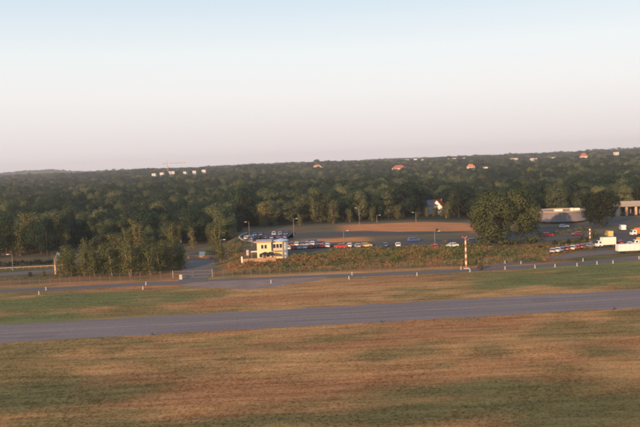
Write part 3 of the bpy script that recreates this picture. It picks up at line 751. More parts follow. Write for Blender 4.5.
# three rows in the shaded car park
rowname = ['front row', 'middle row', 'back row']
for r_, (Y, pa, pb) in enumerate(((324, 251, 286), (337, 246, 288), (352, 249, 289))):
    xa, xb = X_at(pa, Y, 238), X_at(pb, Y, 238); n = int((xb - xa) / 2.75); j = 0
    for k in range(n + 1):
        if rnd.random() < .12: continue
        c = rnd.choice(['dark blue', 'blue', 'silver', 'grey', 'black', 'white', 'light blue', 'dark blue', 'silver']); kd = rnd.choice(['hatch', 'saloon', 'estate'])
        car(xa + k * 2.75, Y + rnd.uniform(-.3, .3), R(90 + rnd.uniform(-3, 3)) + (math.pi if rnd.random() < .4 else 0), c, kd, f'{c} car in the {rowname[r_]} of the shaded car park, {wl[j]} from the left', 'cars in the shaded car park'); j += 1
# row on the terrace right of the house, seen end-on
cols = ['white', 'dark red', 'silver', 'white', 'dark red', 'black', 'red', 'white', 'dark blue', 'silver']
xa = G(289, 248.5).x
for k in range(8):
    p = G(288.5 + k * 5.6, 249.6 - k * .32)
    car(p.x, p.y, R(90 + rnd.uniform(-4, 4)), cols[k], ['hatch', 'estate', 'saloon'][k % 3], f'{cols[k]} car parked end-on right of the yellow house, {wl[k]} from the left', 'cars parked beside the yellow house')
cols2 = ['silver', 'dark red', 'white', 'grey', 'light blue', 'white', 'dark blue', 'dark red']
for k in range(8):
    p = G(286.5 + k * 5.2, 246.2 - k * .22)
    car(p.x, p.y, R(90 + rnd.uniform(-6, 6)), cols2[k], ['saloon', 'hatch', 'estate'][k % 3], f'{cols2[k]} car in the second row behind the house terrace, {wl[k]} from the left', 'cars in the second row beside the yellow house')
for q in ((311, 243.2, R(172), 'dark blue', 'estate', 'dark blue estate car standing behind the end-on row beside the house'), (326.5, 246.3, R(4), 'teal', 'saloon', 'teal saloon parked left of the red car'),
          (340.5, 248.0, R(176), 'red', 'saloon', 'bright red car parked side-on along the scrub bank'), (350, 247.0, R(80), 'white', 'hatch', 'white hatchback seen end-on right of the red car'),
          (357.5, 247.6, R(100), 'silver', 'hatch', 'silver hatchback seen end-on left of the yellow car'), (366.5, 247.0, R(8), 'yellow', 'hatch', 'pale yellow hatchback parked side-on'),
          (385, 246.8, R(95), 'dark blue', 'hatch', 'dark blue hatchback seen end-on right of the yellow car'), (398, 246.6, R(88), 'white', 'hatch', 'white hatchback seen end-on below the blue car'),
          (414, 241.5, R(12), 'blue', 'estate', 'large blue car alone in the middle of the car park'), (452, 247.2, R(184), 'white', 'saloon', 'white saloon parked left of the striped mast'),
          (434.5, 248.4, R(92), 'red', 'hatch', 'small red car at the foot of the street lamp'), (472, 242.6, R(5), 'dark blue', 'saloon', 'dark blue saloon right of the striped mast top')):
    carp(*q)
cr_c = ['silver', 'white', 'dark blue', 'dark red', 'white', 'red', 'dark red']
for k in range(7):
    carp(553.5 + k * 4.9, 252.6 - k * 0.72, R(62), cr_c[k], ['hatch', 'saloon', 'estate'][k % 3], f'{cr_c[k]} car in the slanted row beside the second road, {wl[k]} from the left', 'cars in the slanted row on the right')
for q in ((619, 244.4, R(95), 'dark red', 'hatch', 'dark red car standing right of the white box truck'), (630, 246, R(80), 'white', 'hatch', 'white car behind the long white trailer, left one'), (634.6, 245.6, R(85), 'white', 'hatch', 'white car behind the long white trailer, right one'),
          (590, 247.4, R(8), 'light blue', 'saloon', 'pale blue saloon left of the white box truck'), (564, 227.6, R(15), 'white', 'hatch', 'white hatchback on the road below the round building'), (577, 235.4, R(190), 'dark red', 'hatch', 'dark red hatchback at the edge of the right car park'),
          (548, 236.4, R(5), 'red', 'hatch', 'red hatchback on the right car park near the hedge')):
    carp(*q)
carp(622.5, 230.2, R(80), 'white', 'van', 'white van standing under the bridge approach, above the trucks')
carp(609, 236.5, R(85), 'yellow', 'van', 'cream van parked behind the white box truck')

# ------------------------------------------------------------------ trucks
def truck(px, py, rz, label, boxcol, cabcol, L, H, cab_left=True, name='box_truck', stripe=None):
    p = G(px, py); t = thing(name, label, 'truck', (p.x, p.y, tz(p.x, p.y) + .07), rz)
    W = 2.4; cabL = 1.9
    MB().box((.95, 0, (H + .85) / 2 + .0), (L - cabL - .1, W, H - .85)).build('box_body', boxcol, t, bevel=.05)
    x0 = .95 - (L - cabL) / 2 - cabL
    prof = [(x0, .5), (x0 + cabL, .5), (x0 + cabL, min(2.3, H * .85)), (x0 + .55, min(2.25, H * .83)), (x0 + .05, 1.35)]
    MB().prism(prof, -1.05, 1.05).build('cab', cabcol, t, bevel=.05)
    zt = min(2.2, H * .8)
    MB().add([(x0 + .06, -.92, 1.38), (x0 + .06, .92, 1.38), (x0 + .48, .88, zt), (x0 + .48, -.88, zt)], [(0, 1, 2, 3)]).build('windscreen', GLASS, t).location = (-.02, 0, .02)
    for s in (-1, 1): MB().box((x0 + 1.05, s * 1.056, 1.75), (.75, .012, .55)).build('side_window', GLASS, t)
    MB().box((.4, 0, .62), (L - 1.0, .9, .22)).build('chassis', LAMPB, t)
    for wx in (x0 + .95, .95 + (L - cabL) / 2 - 1.1):
        for s in (-1, 1):
            w_ = MB().tube((wx, s * .8, .45), (wx, s * 1.1, .45), .45, .45, 14).build('wheel', TYRE, t); MB().tube((wx, s * .8, .45), (wx, s * 1.108, .45), .25, .25, 10).build('rim', RIM, w_)
    MB().box((.95 + (L - cabL) / 2 + .0, 0, .6), (.1, 2.2, .14)).build('rear_bumper', LAMPB, t)
    return t
ORANGE = pmat('orange_paint', (.75, .19, .035), .4); AMBER = pmat('amber_paint', (.80, .42, .04), .4); CREAM = pmat('cream_panel', (.82, .76, .62), .55, var=.05)
truck(605.5, 247.2, R(6), 'white box truck with its cab to the left', CREAM, WHITE, 6.6, 3.3)
truck(642, 246.4, R(4), 'amber yellow truck cut by the right picture edge', AMBER, WHITE, 6.5, 3.0)
truck(641, 235.6, R(5), 'orange red truck cut by the right picture edge, above the yellow one', ORANGE, WHITE, 8.0, 2.9)
p = G(633, 252.6)
t = thing('white_trailer', 'long white trailer at the right picture edge, nearest the second road', 'trailer', (p.x, p.y, tz(p.x, p.y) + .06), R(3))
MB().box((0, 0, 1.75), (10.4, 2.4, 2.1)).build('box_body', WHITE, t, bevel=.05)
for k in range(7): MB().box((-4.5 + k * 1.5, -1.21, 1.75), (.06, .03, 1.9)).build('side_rib', CONC, t)
MB().box((0, 0, .6), (9.6, 1.0, .22)).build('chassis', LAMPB, t)
for wx in (-3.6, 2.6, 3.6):
    for s in (-1, 1): MB().tube((wx, s * .8, .42), (wx, s * 1.1, .42), .42, .42, 12).build('wheel', TYRE, t)
MB().tube((4.3, -.5, 0), (4.3, -.5, .7), .06, .06, 6).build('landing_leg', STEEL, t); MB().tube((4.3, .5, 0), (4.3, .5, .7), .06, .06, 6).build('landing_leg', STEEL, t)

# ------------------------------------------------------------------ yellow house
YEL = pmat('yellow_render', (.80, .64, .36), .8, var=.06, scale=1.2, bump=.1); PINK = pmat('roof_edge_terracotta', (.45, .23, .17), .8)
WIN = pmat('window_glass', (.03, .035, .045), .1, spec=.6); ROOFB = pmat('pale_blue_metal', (.50, .56, .66), .35, .3)
h0 = G(257.5, 260.2); h0.z = 2.0
hs = thing('yellow_house', 'yellow two storey house with a flat overhanging roof and a pale round pavilion', 'house', (h0.x, h0.y, tz(h0.x + 4, h0.y + 3)), R(2))
MB().box((2.35, 3.5, 2.9), (4.7, 7.0, 5.8)).build('wall', YEL, hs, bevel=.02)
MB().box((6.7, 4.1, 2.9), (3.4, 5.8, 5.6)).build('wing', YEL, hs, bevel=.02)
MB().box((4.86, 4.0, 2.8), (.32, 5.8, 5.5)).build('recess', pmat('painted_gap_shade', (.18, .11, .08), .8), hs)  # dark strip between the blocks: the recess's shade put into its colour
rf = MB().box((2.3, 3.4, 5.93), (5.6, 7.9, .26)).build('roof', PINK, hs, bevel=.03); MB().box((2.3, 3.4, 6.09), (5.2, 7.5, .06)).build('roof_gravel', CONC, rf)
MB().box((6.9, 4.0, 5.75), (3.9, 6.4, .22)).build('wing_roof', PINK, hs, bevel=.03)
def window(parent, x, z, w_, h_, y):
    f = MB()
    for a, b, c, d in ((x, z + h_ / 2 + .04, w_ + .16, .08), (x, z - h_ / 2 - .04, w_ + .16, .08)): f.box((a, y - .05, b), (c, .12, d))
    for a in (x - w_ / 2 - .04, x + w_ / 2 + .04): f.box((a, y - .05, z), (.08, .12, h_))
    o = f.build('window', WHITE, parent); MB().box((x, y - .01, z), (w_, .04, h_)).build('pane', WIN, o); MB().box((x, y - .1, z - h_ / 2 - .1), (w_ + .3, .2, .05)).build('sill', CONC, o)
for a in (1.75, 2.85): window(hs, a, 4.35, .75, 1.25, 0)
for a in (5.7, 6.75, 7.8): window(hs, a, 4.3, .85, 1.35, 1.2)
for a in (1.2, 3.5): window(hs, a, 1.5, 1.0, 1.2, 0)
f = MB().box((2.4, -.03, 1.05), (.95, .08, 2.1)).build('door', pmat('dark_wood_door', (.10, .06, .04), .6), hs); MB().box((2.75, -.09, 1.05), (.05, .06, .2)).build('handle', STEEL, f)
MB().box((-1.0, 1.6, 2.75), (2.2, 2.4, .2)).build('side_canopy', WHITE, hs, bevel=.02)
for yy in (.6, 2.6): MB().tube((-1.9, yy, 0), (-1.9, yy, 2.65), .07, .07, 6).build('canopy_post', STEEL, hs)
MB().box((6.7, .3, 2.75), (3.9, 1.9, .16)).build('balcony', CONC, hs, bevel=.02)
mb = MB()
for z in (3.0, 3.35, 3.7): mb.tube((4.8, -.6, z), (8.6, -.6, z), .025, .025, 5)
for k in range(9): mb.tube((4.85 + k * .47, -.6, 2.8), (4.85 + k * .47, -.6, 3.7), .02, .02, 5)
mb.build('balcony_rail', STEEL, hs)
for xx in (5.1, 8.3): MB().tube((xx, -.45, 0), (xx, -.45, 2.68), .09, .09, 8).build('balcony_post', CONC, hs)
pv = MB().lathe([(0, 6.6), (.4, 6.5), (2.5, 5.95), (2.65, 5.85), (2.5, 5.82), (0, 5.8)], c=(7.9, 3.2, 0), n=24).build('pavilion_roof', ROOFB, hs, smooth=True)
MB().lathe([(2.1, 0), (2.1, 5.85)], c=(7.9, 3.9, 0), n=24).build('pavilion_wall', CREAM, hs)
MB().tube((7.9, 3.2, 6.55), (7.9, 3.2, 7.2), .08, .04, 6).build('finial', STEEL, pv)
# terrace wall in front of the house, its corner post, sign, parasols
TERR = pmat('terracotta_wall', (.42, .235, .14), .85, var=.22, scale=1.5, bump=.3)
a = G(243.0, 263.0); b = G(276, 261.0); L = (b - a).length; rz = math.atan2(b.y - a.y, b.x - a.x)
tw_ = thing('terrace_wall', 'low reddish terrace wall on the bank before the yellow house', 'wall', (a.x, a.y, tz(a.x, a.y) - .3), rz)
MB().box((L / 2, 0, .65), (L, .35, 1.7)).build('wall', TERR, tw_, bevel=.02); MB().box((L / 2, 0, 1.54), (L + .1, .5, .1)).build('coping', TERR, tw_, bevel=.02)
MB().box((-.3, 0, .9), (.5, .5, 3.0)).build('corner_post', CREAM, tw_, bevel=.03)
for k in range(1, 6): MB().box((L * k / 6, -.2, .7), (.35, .1, 1.55)).build('pilaster', TERR, tw_)
p = G(247.3, 260.5); t = thing('sign_post', 'tall pale sign standing left of the yellow house', 'sign', (p.x, p.y + 2, tz(p.x, p.y + 2)))
for xx in (-.25, .25): MB().tube((xx, 0, -.2), (xx, 0, 2.2), .05, .05, 6).build('post', STEEL, t)
MB().box((0, -.06, 2.35), (.8, .08, 1.8)).build('panel', CONC, t, bevel=.01)
DKC = pmat('dark_canvas', (.030, .028, .026), .9)
for i, (px, lb) in enumerate(((265.5, 'dark open parasol before the yellow house, left one'), (270.5, 'dark open parasol before the yellow house, right one'))):
    p = G(px, 260.6); p.y -= .3; t = thing('parasol', lb, 'parasol', (p.x, p.y, tz(p.x, p.y)), 0, 'dark parasols on the terrace')
    MB().tube((0, 0, 0), (0, 0, 2.9), .035, .03, 6).build('pole', STEEL, t); MB().lathe([(0, 2.95), (1.9, 2.25), (1.92, 2.1), (1.88, 2.2), (0, 2.85)], n=8).build('canopy', DKC, t); MB().lathe([(0, 0), (.3, 0), (.3, .1), (0, .12)], n=10).build('foot', CONC, t)
# low curved wall round the shaded car park
pts_ = [G(*q) for q in LOT[:6]]
t = thing('curved_low_wall', 'pale low curved wall round the left end of the shaded car park', 'wall', pts_[0]); o = pts_[0]
for k in range(len(pts_) - 1):
    a, b = pts_[k], pts_[k + 1]; d = b - a; c = (a + b) / 2 - o
    MB().box((c.x, c.y, .05 + c.z), (d.length + .12 + .01 * k, .3 + .006 * k, .9 + .006 * k), rz=math.atan2(d.y, d.x)).build('wall_section', CONC, t)

# ------------------------------------------------------------------ left: panel mast, guard rail
p = G(55.6, 274.0); t = thing('panel_mast', 'short post carrying a tilted grey panel at the left end of the birch thicket', 'mast', p)
MB().tube((0, 0, -.2), (0, 0, 4.3), .30, .24, 8).build('post', pmat('ochre_post', (.66, .42, .24), .7), t)
pn = MB().box((0, 0, 0), (1.1, .14, 3.0)).build('panel', pmat('grey_blue_panel', (.22, .25, .28), .5, .1), t, bevel=.02); pn.location = (.7, 0, 5.6); pn.rotation_euler = (R(-8), R(28), R(20))
MB().tube((0, 0, 4.2), (.6, .05, 5.3), .1, .08, 6).build('bracket', STEEL, t)
t = thing('guard_rail', 'orange lit steel guard rail along the lower road on the far left', 'guard rail', G(-30, 271.6)); o = t.location.copy()
ga_ = [G(-30 + k * 5.9, 271.6 - k * .30) for k in range(17)]
for p in ga_: MB().box((p.x - o.x, p.y - o.y + .1, .4), (.12, .1, .9)).build('post', STEEL, t)
for a, b in zip(ga_[:-1], ga_[1:]):
    d = b - a; c = (a + b) / 2 - o; MB().box((c.x, c.y, .68), (d.length - .02, .07, .26), rz=math.atan2(d.y, d.x)).build('rail', pmat('rail_sunlit_zinc', (.34, .24, .155), .6, .2), t, bevel=.02)  # warm rail tone: orange sunlight put into the zinc's colour
t = thing('lane_wall', 'low reddish brick wall closing the lane behind the gate', 'wall', G(188, 258.8)); b = G(226, 257.2); L = (b - t.location).length; t.rotation_euler = (0, 0, math.atan2(b.y - t.location.y, b.x - t.location.x))
MB().box((L / 2, 0, .5), (L, .3, 1.2)).build('wall', TERR, t); MB().box((L / 2, 0, 1.14), (L + .1, .4, .08)).build('coping', CONC, t)
p = G(201, 258.2); t = thing('parked_trailer', 'small white trailer behind the lane wall', 'trailer', (p.x, p.y + 3, tz(p.x, p.y + 3)))
MB().box((0, 0, 1.3), (2.0, 1.4, 1.2)).build('box_body', WHITE, t, bevel=.04); MB().tube((1.0, 0, .6), (2.0, 0, .5), .05, .05, 6).build('drawbar', STEEL, t)
for s in (-1, 1): MB().tube((0, s * .6, .33), (0, s * .8, .33), .33, .33, 12).build('wheel', TYRE, t)

# ------------------------------------------------------------------ round building, bridge
CIRC = pmat('shade_darkened_cladding', (.20, .172, .178), .7, var=.08); RIMM = pmat('sandy_roof_rim', (.34, .26, .19), .8)  # cladding grey is darkened: the wall's shade is part of its colour
c = G(567, 223.5); RB = 26 * c.y / FPX
t = thing('round_building', 'low round grey building with splayed wall and sandy flat roof', 'building', (c.x, c.y + RB * .9, tz(c.x, c.y)))
wl_h = 5.0
nseg = 36
panel = MB().add([(RB * math.cos(-math.pi / nseg), RB * math.sin(-math.pi / nseg), .9), (RB * math.cos(math.pi / nseg), RB * math.sin(math.pi / nseg), .9), (RB * .92 * math.cos(math.pi / nseg) , RB * .92 * math.sin(math.pi / nseg), wl_h), (RB * .92 * math.cos(-math.pi / nseg), RB * .92 * math.sin(-math.pi / nseg), wl_h),
                 (RB * .97 * math.cos(-math.pi / nseg * .96), RB * .97 * math.sin(-math.pi / nseg * .96), .9), (RB * .97 * math.cos(math.pi / nseg * .96), RB * .97 * math.sin(math.pi / nseg * .96), .9), (RB * .89 * math.cos(math.pi / nseg * .96), RB * .89 * math.sin(math.pi / nseg * .96), wl_h), (RB * .89 * math.cos(-math.pi / nseg * .96), RB * .89 * math.sin(-math.pi / nseg * .96), wl_h)],
                [(0, 1, 2, 3), (7, 6, 5, 4), (0, 4, 5, 1), (2, 6, 7, 3), (1, 5, 6, 2), (0, 3, 7, 4)]).mesh('wall_panel', CIRC)
for k in range(nseg):
    q = link('wall_panel', panel, t); q.rotation_euler = (0, 0, 2 * math.pi * k / nseg); q.scale = (1, .985, 1)
MB().lathe([(RB * .86, -.3), (RB * .86, 5.0)], n=36).build('plinth', pmat('painted_shadow_band', (.06, .05, .05), .8), t)  # set-back drum; the shadow band under the wall is painted in as near black
MB().lathe([(0, wl_h + .1), (RB * .9, wl_h + .1), (RB * .9, wl_h + .02), (RB * .97, wl_h + .02), (RB * .97, wl_h + .75), (RB * .9, wl_h + .75), (RB * .9, wl_h + .12)], n=48).build('roof', RIMM, t)
for xx, yy, s, hh in ((-2.5, -RB * .5, (3.6, 2.0), 1.3), (3.6, -RB * .55, (1.4, 1.4), 1.7), (6.0, -RB * .45, (3.0, 1.6), 1.5)):
    MB().box((xx, yy, wl_h + .1 + hh / 2), (s[0], s[1], hh)).build('roof_unit', CREAM, t, bevel=.04)
# bridge
p0 = G(626.5, 215.5); t = thing('road_bridge', 'concrete road bridge on square piers at the right picture edge', 'bridge', (p0.x, p0.y, tz(p0.x, p0.y)), R(-3))
bs = p0.y / FPX; ph = 9.0 * bs
for k in range(6): MB().box((k * 9.2 * bs, 0, ph / 2 - .1), (2.0 * bs, 1.3, ph + .1)).build('pier', pmat('pier_plaster', (.62, .40, .28), .8), t, bevel=.04)
for k in range(6): MB().box((k * 9.2 * bs, 9, ph / 2 - .1), (2.0 * bs, 1.3, ph + .1)).build('pier', MATS['pier_plaster'], t, bevel=.04)
MB().box((24 * bs - 3 * bs, 4.5, ph + .55), (66 * bs, 13.0, 1.0)).build('deck', GREYC, t, bevel=.05)
MB().box((24 * bs - 3 * bs, -2.1, ph + 1.5), (66 * bs, .3, 1.0)).build('parapet', GREYC, t, bevel=.03); MB().box((24 * bs - 3 * bs, 11.1, ph + 1.5), (66 * bs, .3, 1.0)).build('parapet', GREYC, t, bevel=.03)
MB().box((-9.4 * bs, 4.5, ph / 2), (4 * bs, 12.6, ph + .2)).build('abutment', GREYC, t)
# two striped signal posts on the right
for px, py, lb in ((590, 240.5, 'short white post with red bands right of the hedge'),):
    p = G(px, py); t = thing('banded_post', lb, 'post', p)
    for k in range(5): MB().tube((0, 0, k * .75), (0, 0, k * .75 + .75), .22, .22, 8).build('band', WHITE if k % 2 else REDP, t)
    MB().lathe([(0, 3.75), (.3, 3.75), (.3, 4.2), (0, 4.3)], n=8).build('cap', WHITE, t)

# ------------------------------------------------------------------ houses in the forest edge
RT = pmat('red_roof_tiles', (.36, .085, .05), .8, var=.2); WALLW = pmat('white_render', (.80, .77, .73), .8, var=.05); WALLB = pmat('grey_blue_render', (.40, .44, .50), .8, var=.06); SLATE = pmat('slate_roof', (.12, .13, .15), .6)
def gable_house(px, py, Y, W, D, eave, ridge, rz, label, wallm, roofm, name='gabled_house'):
    x = X_at(px, Y, py); t = thing(name, label, 'house', (x, Y, tz(x, Y)), rz)
    MB().prism([(-W / 2, 0), (W / 2, 0), (W / 2, eave), (0, ridge), (-W / 2, eave)], 0, D).build('wall', wallm, t)
    for s in (-1, 1):
        ang = math.atan2(ridge - eave, W / 2); ll = math.hypot(W / 2, ridge - eave) + .5
        q = MB().box((0, 0, 0), (ll, D + .8, .2)).build('roof', roofm, t); q.rotation_euler = (0, s * ang, 0)
        q.location = (s * (W / 4 + .12), D / 2, (eave + ridge) / 2 + .10)
    MB().box((W * .2, D * .6, ridge + .1), (.6, .6, 1.2)).build('chimney', RT, t)
    window(t, -W * .2, eave * .55, 1.0, 1.3, 0); window(t, W * .2, eave * .55, 1.0, 1.3, 0); window(t, 0, eave + .5, .9, 1.1, 0)
    return t
gable_house(437, 208, 455, 6.4, 9, 4.2, 8.0, R(-24), 'white gabled house with red roof at the forest edge', WALLW, RT)
gable_house(424, 208, 456, 9.5, 9, 4.8, 7.6, R(-62), 'low grey blue house left of the white gabled house', WALLB, SLATE)
p = at_depth(361.5, 209, 424)
t = thing('tilted_panel', 'thin pale panel tilted on a mast before the dark forest', 'sign', (p.x - 1, 424, tz(p.x, 424)))
q = MB().box((0, 0, 0), (.7, .12, 4.4)).build('panel', WHITE, t); q.location = (1.0, 0, p.z - t.location.z); q.rotation_euler = (0, R(30), 0)
MB().tube((0, .15, 0), (0.4, .15, p.z - t.location.z), .14, .1, 8).build('mast', STEEL, t)

# ------------------------------------------------------------------ far buildings above the canopy
FW = pmat('far_white_wall', (.58, .55, .52), .8, var=.04); FG = pmat('far_cream_wall', (.60, .52, .44), .8); ROOFR = pmat('far_red_roof', (.42, .11, .07), .8); ROOFO = pmat('far_orange_roof', (.50, .20, .10), .8)
CLEAR = []
def far_block(px, py, wpx, hpx, Y, label, wallm, roofm=None, name='apartment_block', cat='building'):
    s = Y / FPX; wpx *= .85; p = at_depth(px, py + 1.7, Y); base = tz(p.x, Y); rhm = hpx * Y / FPX; H = max(6.0, min(p.z - base + .7 * Y / FPX, (13.2 + .9 * rhm) if (not roofm or px in (471, 634)) else 24.0)); W = wpx * s; D = max(10, W * .6); rh = hpx * s
    t = thing(name, label, cat, (p.x, Y, base - .3), R(random.uniform(-12, 12)))
    wh = H if not roofm else max(3.0, H - rh)
    MB().box((0, D / 2, wh / 2), (W, D, wh)).build('wall', wallm, t)
    if roofm: MB().add([(-W / 2 - .6, -.6, wh), (W / 2 + .6, -.6, wh), (W / 2 + .6, D + .6, wh), (-W / 2 - .6, D + .6, wh), (-W * .22, D / 2, H), (W * .22, D / 2, H)], [(0, 1, 5, 4), (1, 2, 5), (2, 3, 4, 5), (3, 0, 4), (3, 2, 1, 0)]).build('roof', roofm, t)
    else: MB().box((0, D / 2, wh + .25), (W + .8, D + .8, .5)).build('roof', CONC, t)
    # the trees in front of it stay low enough to let it show
    CLEAR.append((p.x, Y + D / 2, max(W, D) * .75 + 6))
    for k in range(1, 4): CLEAR.append((p.x * (1 - k * 16 / Y), Y - k * 16, W * .4 + 4))
    return t
wds = ['leftmost', 'second', 'third', 'fourth', 'fifth', 'rightmost']
for i, (px, py, w_, h_) in enumerate(((153.5, 171.2, 4.5, 2.6), (161.5, 171.0, 4.5, 1.8), (171.5, 170.3, 6.5, 1.8), (184.5, 169.8, 3.5, 2.2), (194, 169.6, 4.0, 1.6), (203.5, 168.4, 4.5, 2.0))):
    far_block(px, py, w_, h_, 1750 + 30 * (i % 3), f'small white block on the horizon near the crane, {wds[i]} of six', FW)
far_block(398.5, 162.2, 16, 3.0, 1500, 'wide red roofed hall rising above the forest, left of the orange roofed house', FG, ROOFR, 'red_roofed_hall')
far_block(317, 160.8, 9, 1.6, 2100, 'brown roofed building on the horizon at the middle of the picture', FG, ROOFO, 'brown_roofed_building')
far_block(322, 162.0, 3.2, 1.6, 2000, 'tiny white building just right of the brown roofed one', FW)
far_block(471, 162.6, 9, 2.8, 1450, 'orange roofed house in the forest below the horizon', FG, ROOFO, 'orange_roofed_house')
far_block(485.5, 165.3, 5, 1.6, 1250, 'small cream building right of the orange roofed house', CREAM)
for i, (px, py, w_, h_, Y) in enumerate(((407, 158.4, 4, 1.3, 2500), (415.5, 157.7, 4, 1.5, 2500), (424, 158.3, 7, 1.2, 2450), (447, 157.4, 4, 1.3, 2500), (454, 157.2, 5, 1.5, 2450), (464, 156.8, 5, 1.3, 2500))):
    far_block(px, py, w_, h_, Y, f'tiny pale building on the horizon right of the wide red roof, {wds[i]} of six', FW)
for i, (px, py, w_, h_, Y) in enumerate(((515, 155.6, 7, 2.0, 2000), (534, 155.0, 7, 2.2, 2000), (553, 153.3, 9, 2.2, 2000), (571, 153.6, 6, 1.4, 2000), (600, 149.6, 6, 1.6, 2500), (617, 151.0, 5, 1.5, 2200))):
    far_block(px, py, w_, h_, Y, f'pale building among the far trees on the right, {wds[i]} of six', FW)
far_block(584, 149.8, 8, 3.2, 1900, 'red roofed building among the far trees on the right', FG, ROOFR, 'red_roofed_house')
far_block(550, 162.2, 12, 1.8, 1300, 'long low white building in the forest on the right', FW)
far_block(529, 164.6, 6, 1.4, 1280, 'short low white building left of the long low one', FW)
far_block(634, 167.6, 14, 2.0, 1150, 'long reddish building in the forest at the right edge', FG, ROOFO, 'long_building')
# tower crane
Y = 1800; pt = at_depth(167.5, 163.6, Y); x = pt.x; bz = tz(x, Y); Hc = pt.z - bz
t = thing('tower_crane', 'tower crane with long jib standing above the horizon', 'crane', (x, Y, bz)); CR = pmat('crane_paint', (.50, .27, .18), .6)
mb = MB()
def lattice(mb, a, b, w_, n, up):
    a = Vector(a); b = Vector(b); d = (b - a).normalized(); u = Vector(up); v = d.cross(u)
    cs = [u * w_ / 2 + v * w_ / 2, u * w_ / 2 - v * w_ / 2, -u * w_ / 2 - v * w_ / 2, -u * w_ / 2 + v * w_ / 2]
    for c in cs: mb.tube(a + c, b + c, .14, .14, 4)
    for k in range(n):
        for j in range(4): mb.tube(a.lerp(b, k / n) + cs[j], a.lerp(b, (k + 1) / n) + cs[(j + 1) % 4], .09, .09, 3)
lattice(mb, (0, 0, 0), (0, 0, Hc), 2.0, 16, (1, 0, 0)); mb.build('mast', CR, t)
mb = MB(); lattice(mb, (0, 0, Hc), (42, 0, Hc + .5), 1.4, 18, (0, 0, 1)); mb.build('jib', CR, t)
mb = MB(); lattice(mb, (0, 0, Hc), (-12, 0, Hc), 1.4, 6, (0, 0, 1)); mb.build('counter_jib', CR, t)
MB().box((-10.5, 0, Hc - 1.3), (3, 1.6, 2.6)).build('counterweight', CONC, t); MB().box((1.6, -1.2, Hc - 1.6), (1.8, 1.6, 2.2)).build('operator_cab', WHITE, t)
mb = MB(); mb.tube((0, 0, Hc), (0, 0, Hc + 7), .4, .2, 5); mb.tube((0, 0, Hc + 7), (30, 0, Hc + .9), .06, .06, 3); mb.tube((0, 0, Hc + 7), (-11, 0, Hc + .7), .06, .06, 3); mb.build('apex_and_ties', CR, t)
build_forest(CLEAR)

# ------------------------------------------------------------------ scrub on the bank: a few single bushes, the rest one mass
sp = scrub_pts()
hidden = lambda x, y: False
roads_clear = [(G(a, b).x, G(a, b).y, r_) for a, b, r_ in ((262, 258, 3.0), (268, 260, 5.0), (275, 258, 5.0), (196, 270, 6), (200, 262, 6), (466, 268, 2))]
sp = [q for q in sp if not any(math.hypot(q[0] - a, q[1] - b) < r_ for a, b, r_ in roads_clear)]
# individual bushes that stand out
for px, py, h, m, lb in ((481, 270, 2.6, None, 'yellowish round bush right of the striped mast'), (381, 265, 2.2, None, 'yellow green bush in the middle of the scrub bank'), (437, 232, 2.0, LEAFD, 'dark bush standing alone behind the car park lamp'),
                         (428, 249.5, 1.6, None, 'rusty bush at the top of the bank below the blue car'), (338, 258, 1.8, None, 'reddish bush at the top of the bank below the red car'), (262, 266, 1.5, None, 'low bush under the terrace wall'), (350, 268, 1.8, None, 'olive bush half way up the bank below the white hatchback'),
                         (30, 276.5, 2.0, LEAFD, 'dark bush between the roads on the far left'), (44, 275.5, 2.2, LEAFB, 'olive bush left of the panel mast'), (596, 246, 2.2, LEAFD, 'dark bush left of the white box truck'), (585, 244.5, 3.0, LEAFB, 'tall yellowish bush right of the hedge on the right'), (594, 238, 4.2, LEAFB, 'tall olive bush below the dark round tree')):
    p = G(px, py); place_tree('shrub', p.x, p.y, h, lb, wide=1.15, crown_mat=m)
for i, k in enumerate(range(11)):
    p = G(541 + k * 4.6, 248.5 - k * .75 + rnd.uniform(-.5, .5)); place_tree('shrub', p.x, p.y, rnd.uniform(2.0, 3.0), f'green bush in the hedge behind the slanted car row, {wl[i]} from the left', 'hedge bushes behind the slanted car row', name='hedge_bush', wide=1.3, crown_mat=LEAFB if k % 3 else LEAFD)
for i, (px, py, h) in enumerate(((540, 236.5, 2.6), (551, 235.2, 2.0), (559, 234.0, 3.0), (570, 232.6, 2.2), (580, 231.8, 3.2), (588, 230.4, 2.4))):
    p = G(px, py); place_tree('shrub', p.x, p.y, h, f'olive bush between the road and the right car park, {wl[i]} from the left', 'bushes between the road and the right car park', wide=1.5, crown_mat=LEAFB)
for i, (px, py, h) in enumerate(((481, 243.5, 4.2), (488, 245.5, 3.4), (504, 245.5, 4.0), (513, 245.0, 3.4), (530, 243.5, 4.4), (538, 242.0, 3.6))):
    p = G(px, py); place_tree('shrub', p.x, p.y, h, f'green bush at the foot of the two big spreading trees, {wl[i]} from the left', 'bushes under the two big trees', wide=1.3, crown_mat=LEAFO)
for i in range(14):
    p = G(-4 + i * 4.4, 266.5 - i * .22 + rnd.uniform(-.4, .4)); place_tree('shrub', p.x, p.y, rnd.uniform(1.8, 2.8), f'dark green bush in the hedge behind the left guard rail, {wl[i]} from the left', 'hedge bushes behind the guard rail', name='hedge_bush', wide=1.4, crown_mat=LEAFD)
SV = []; SF = []; off = 0
for (x, y, h) in sp:
    tr, cm, H = PROTO['shrub'][rnd.randrange(4)]
    n = len(cm.vertices); co = np.empty(n * 3, np.float32); cm.vertices.foreach_get('co', co); co = co.reshape(-1, 3).copy()
    # thin out far copies: every second leaf
    q = co.reshape(-1, 4, 3)[::2].reshape(-1, 3)
    a = rnd.uniform(0, 6.283); s = h / H; ws = s * rnd.uniform(1.3, 2.0)
    X = (q[:, 0] * math.cos(a) - q[:, 1] * math.sin(a)) * ws + x; Yv = (q[:, 0] * math.sin(a) + q[:, 1] * math.cos(a)) * ws + y
    SV.append(np.stack([X, Yv, q[:, 2] * s + tz(x, y) - .1], 1)); SF.append(np.arange(len(q)).reshape(-1, 4) + off); off += len(q)
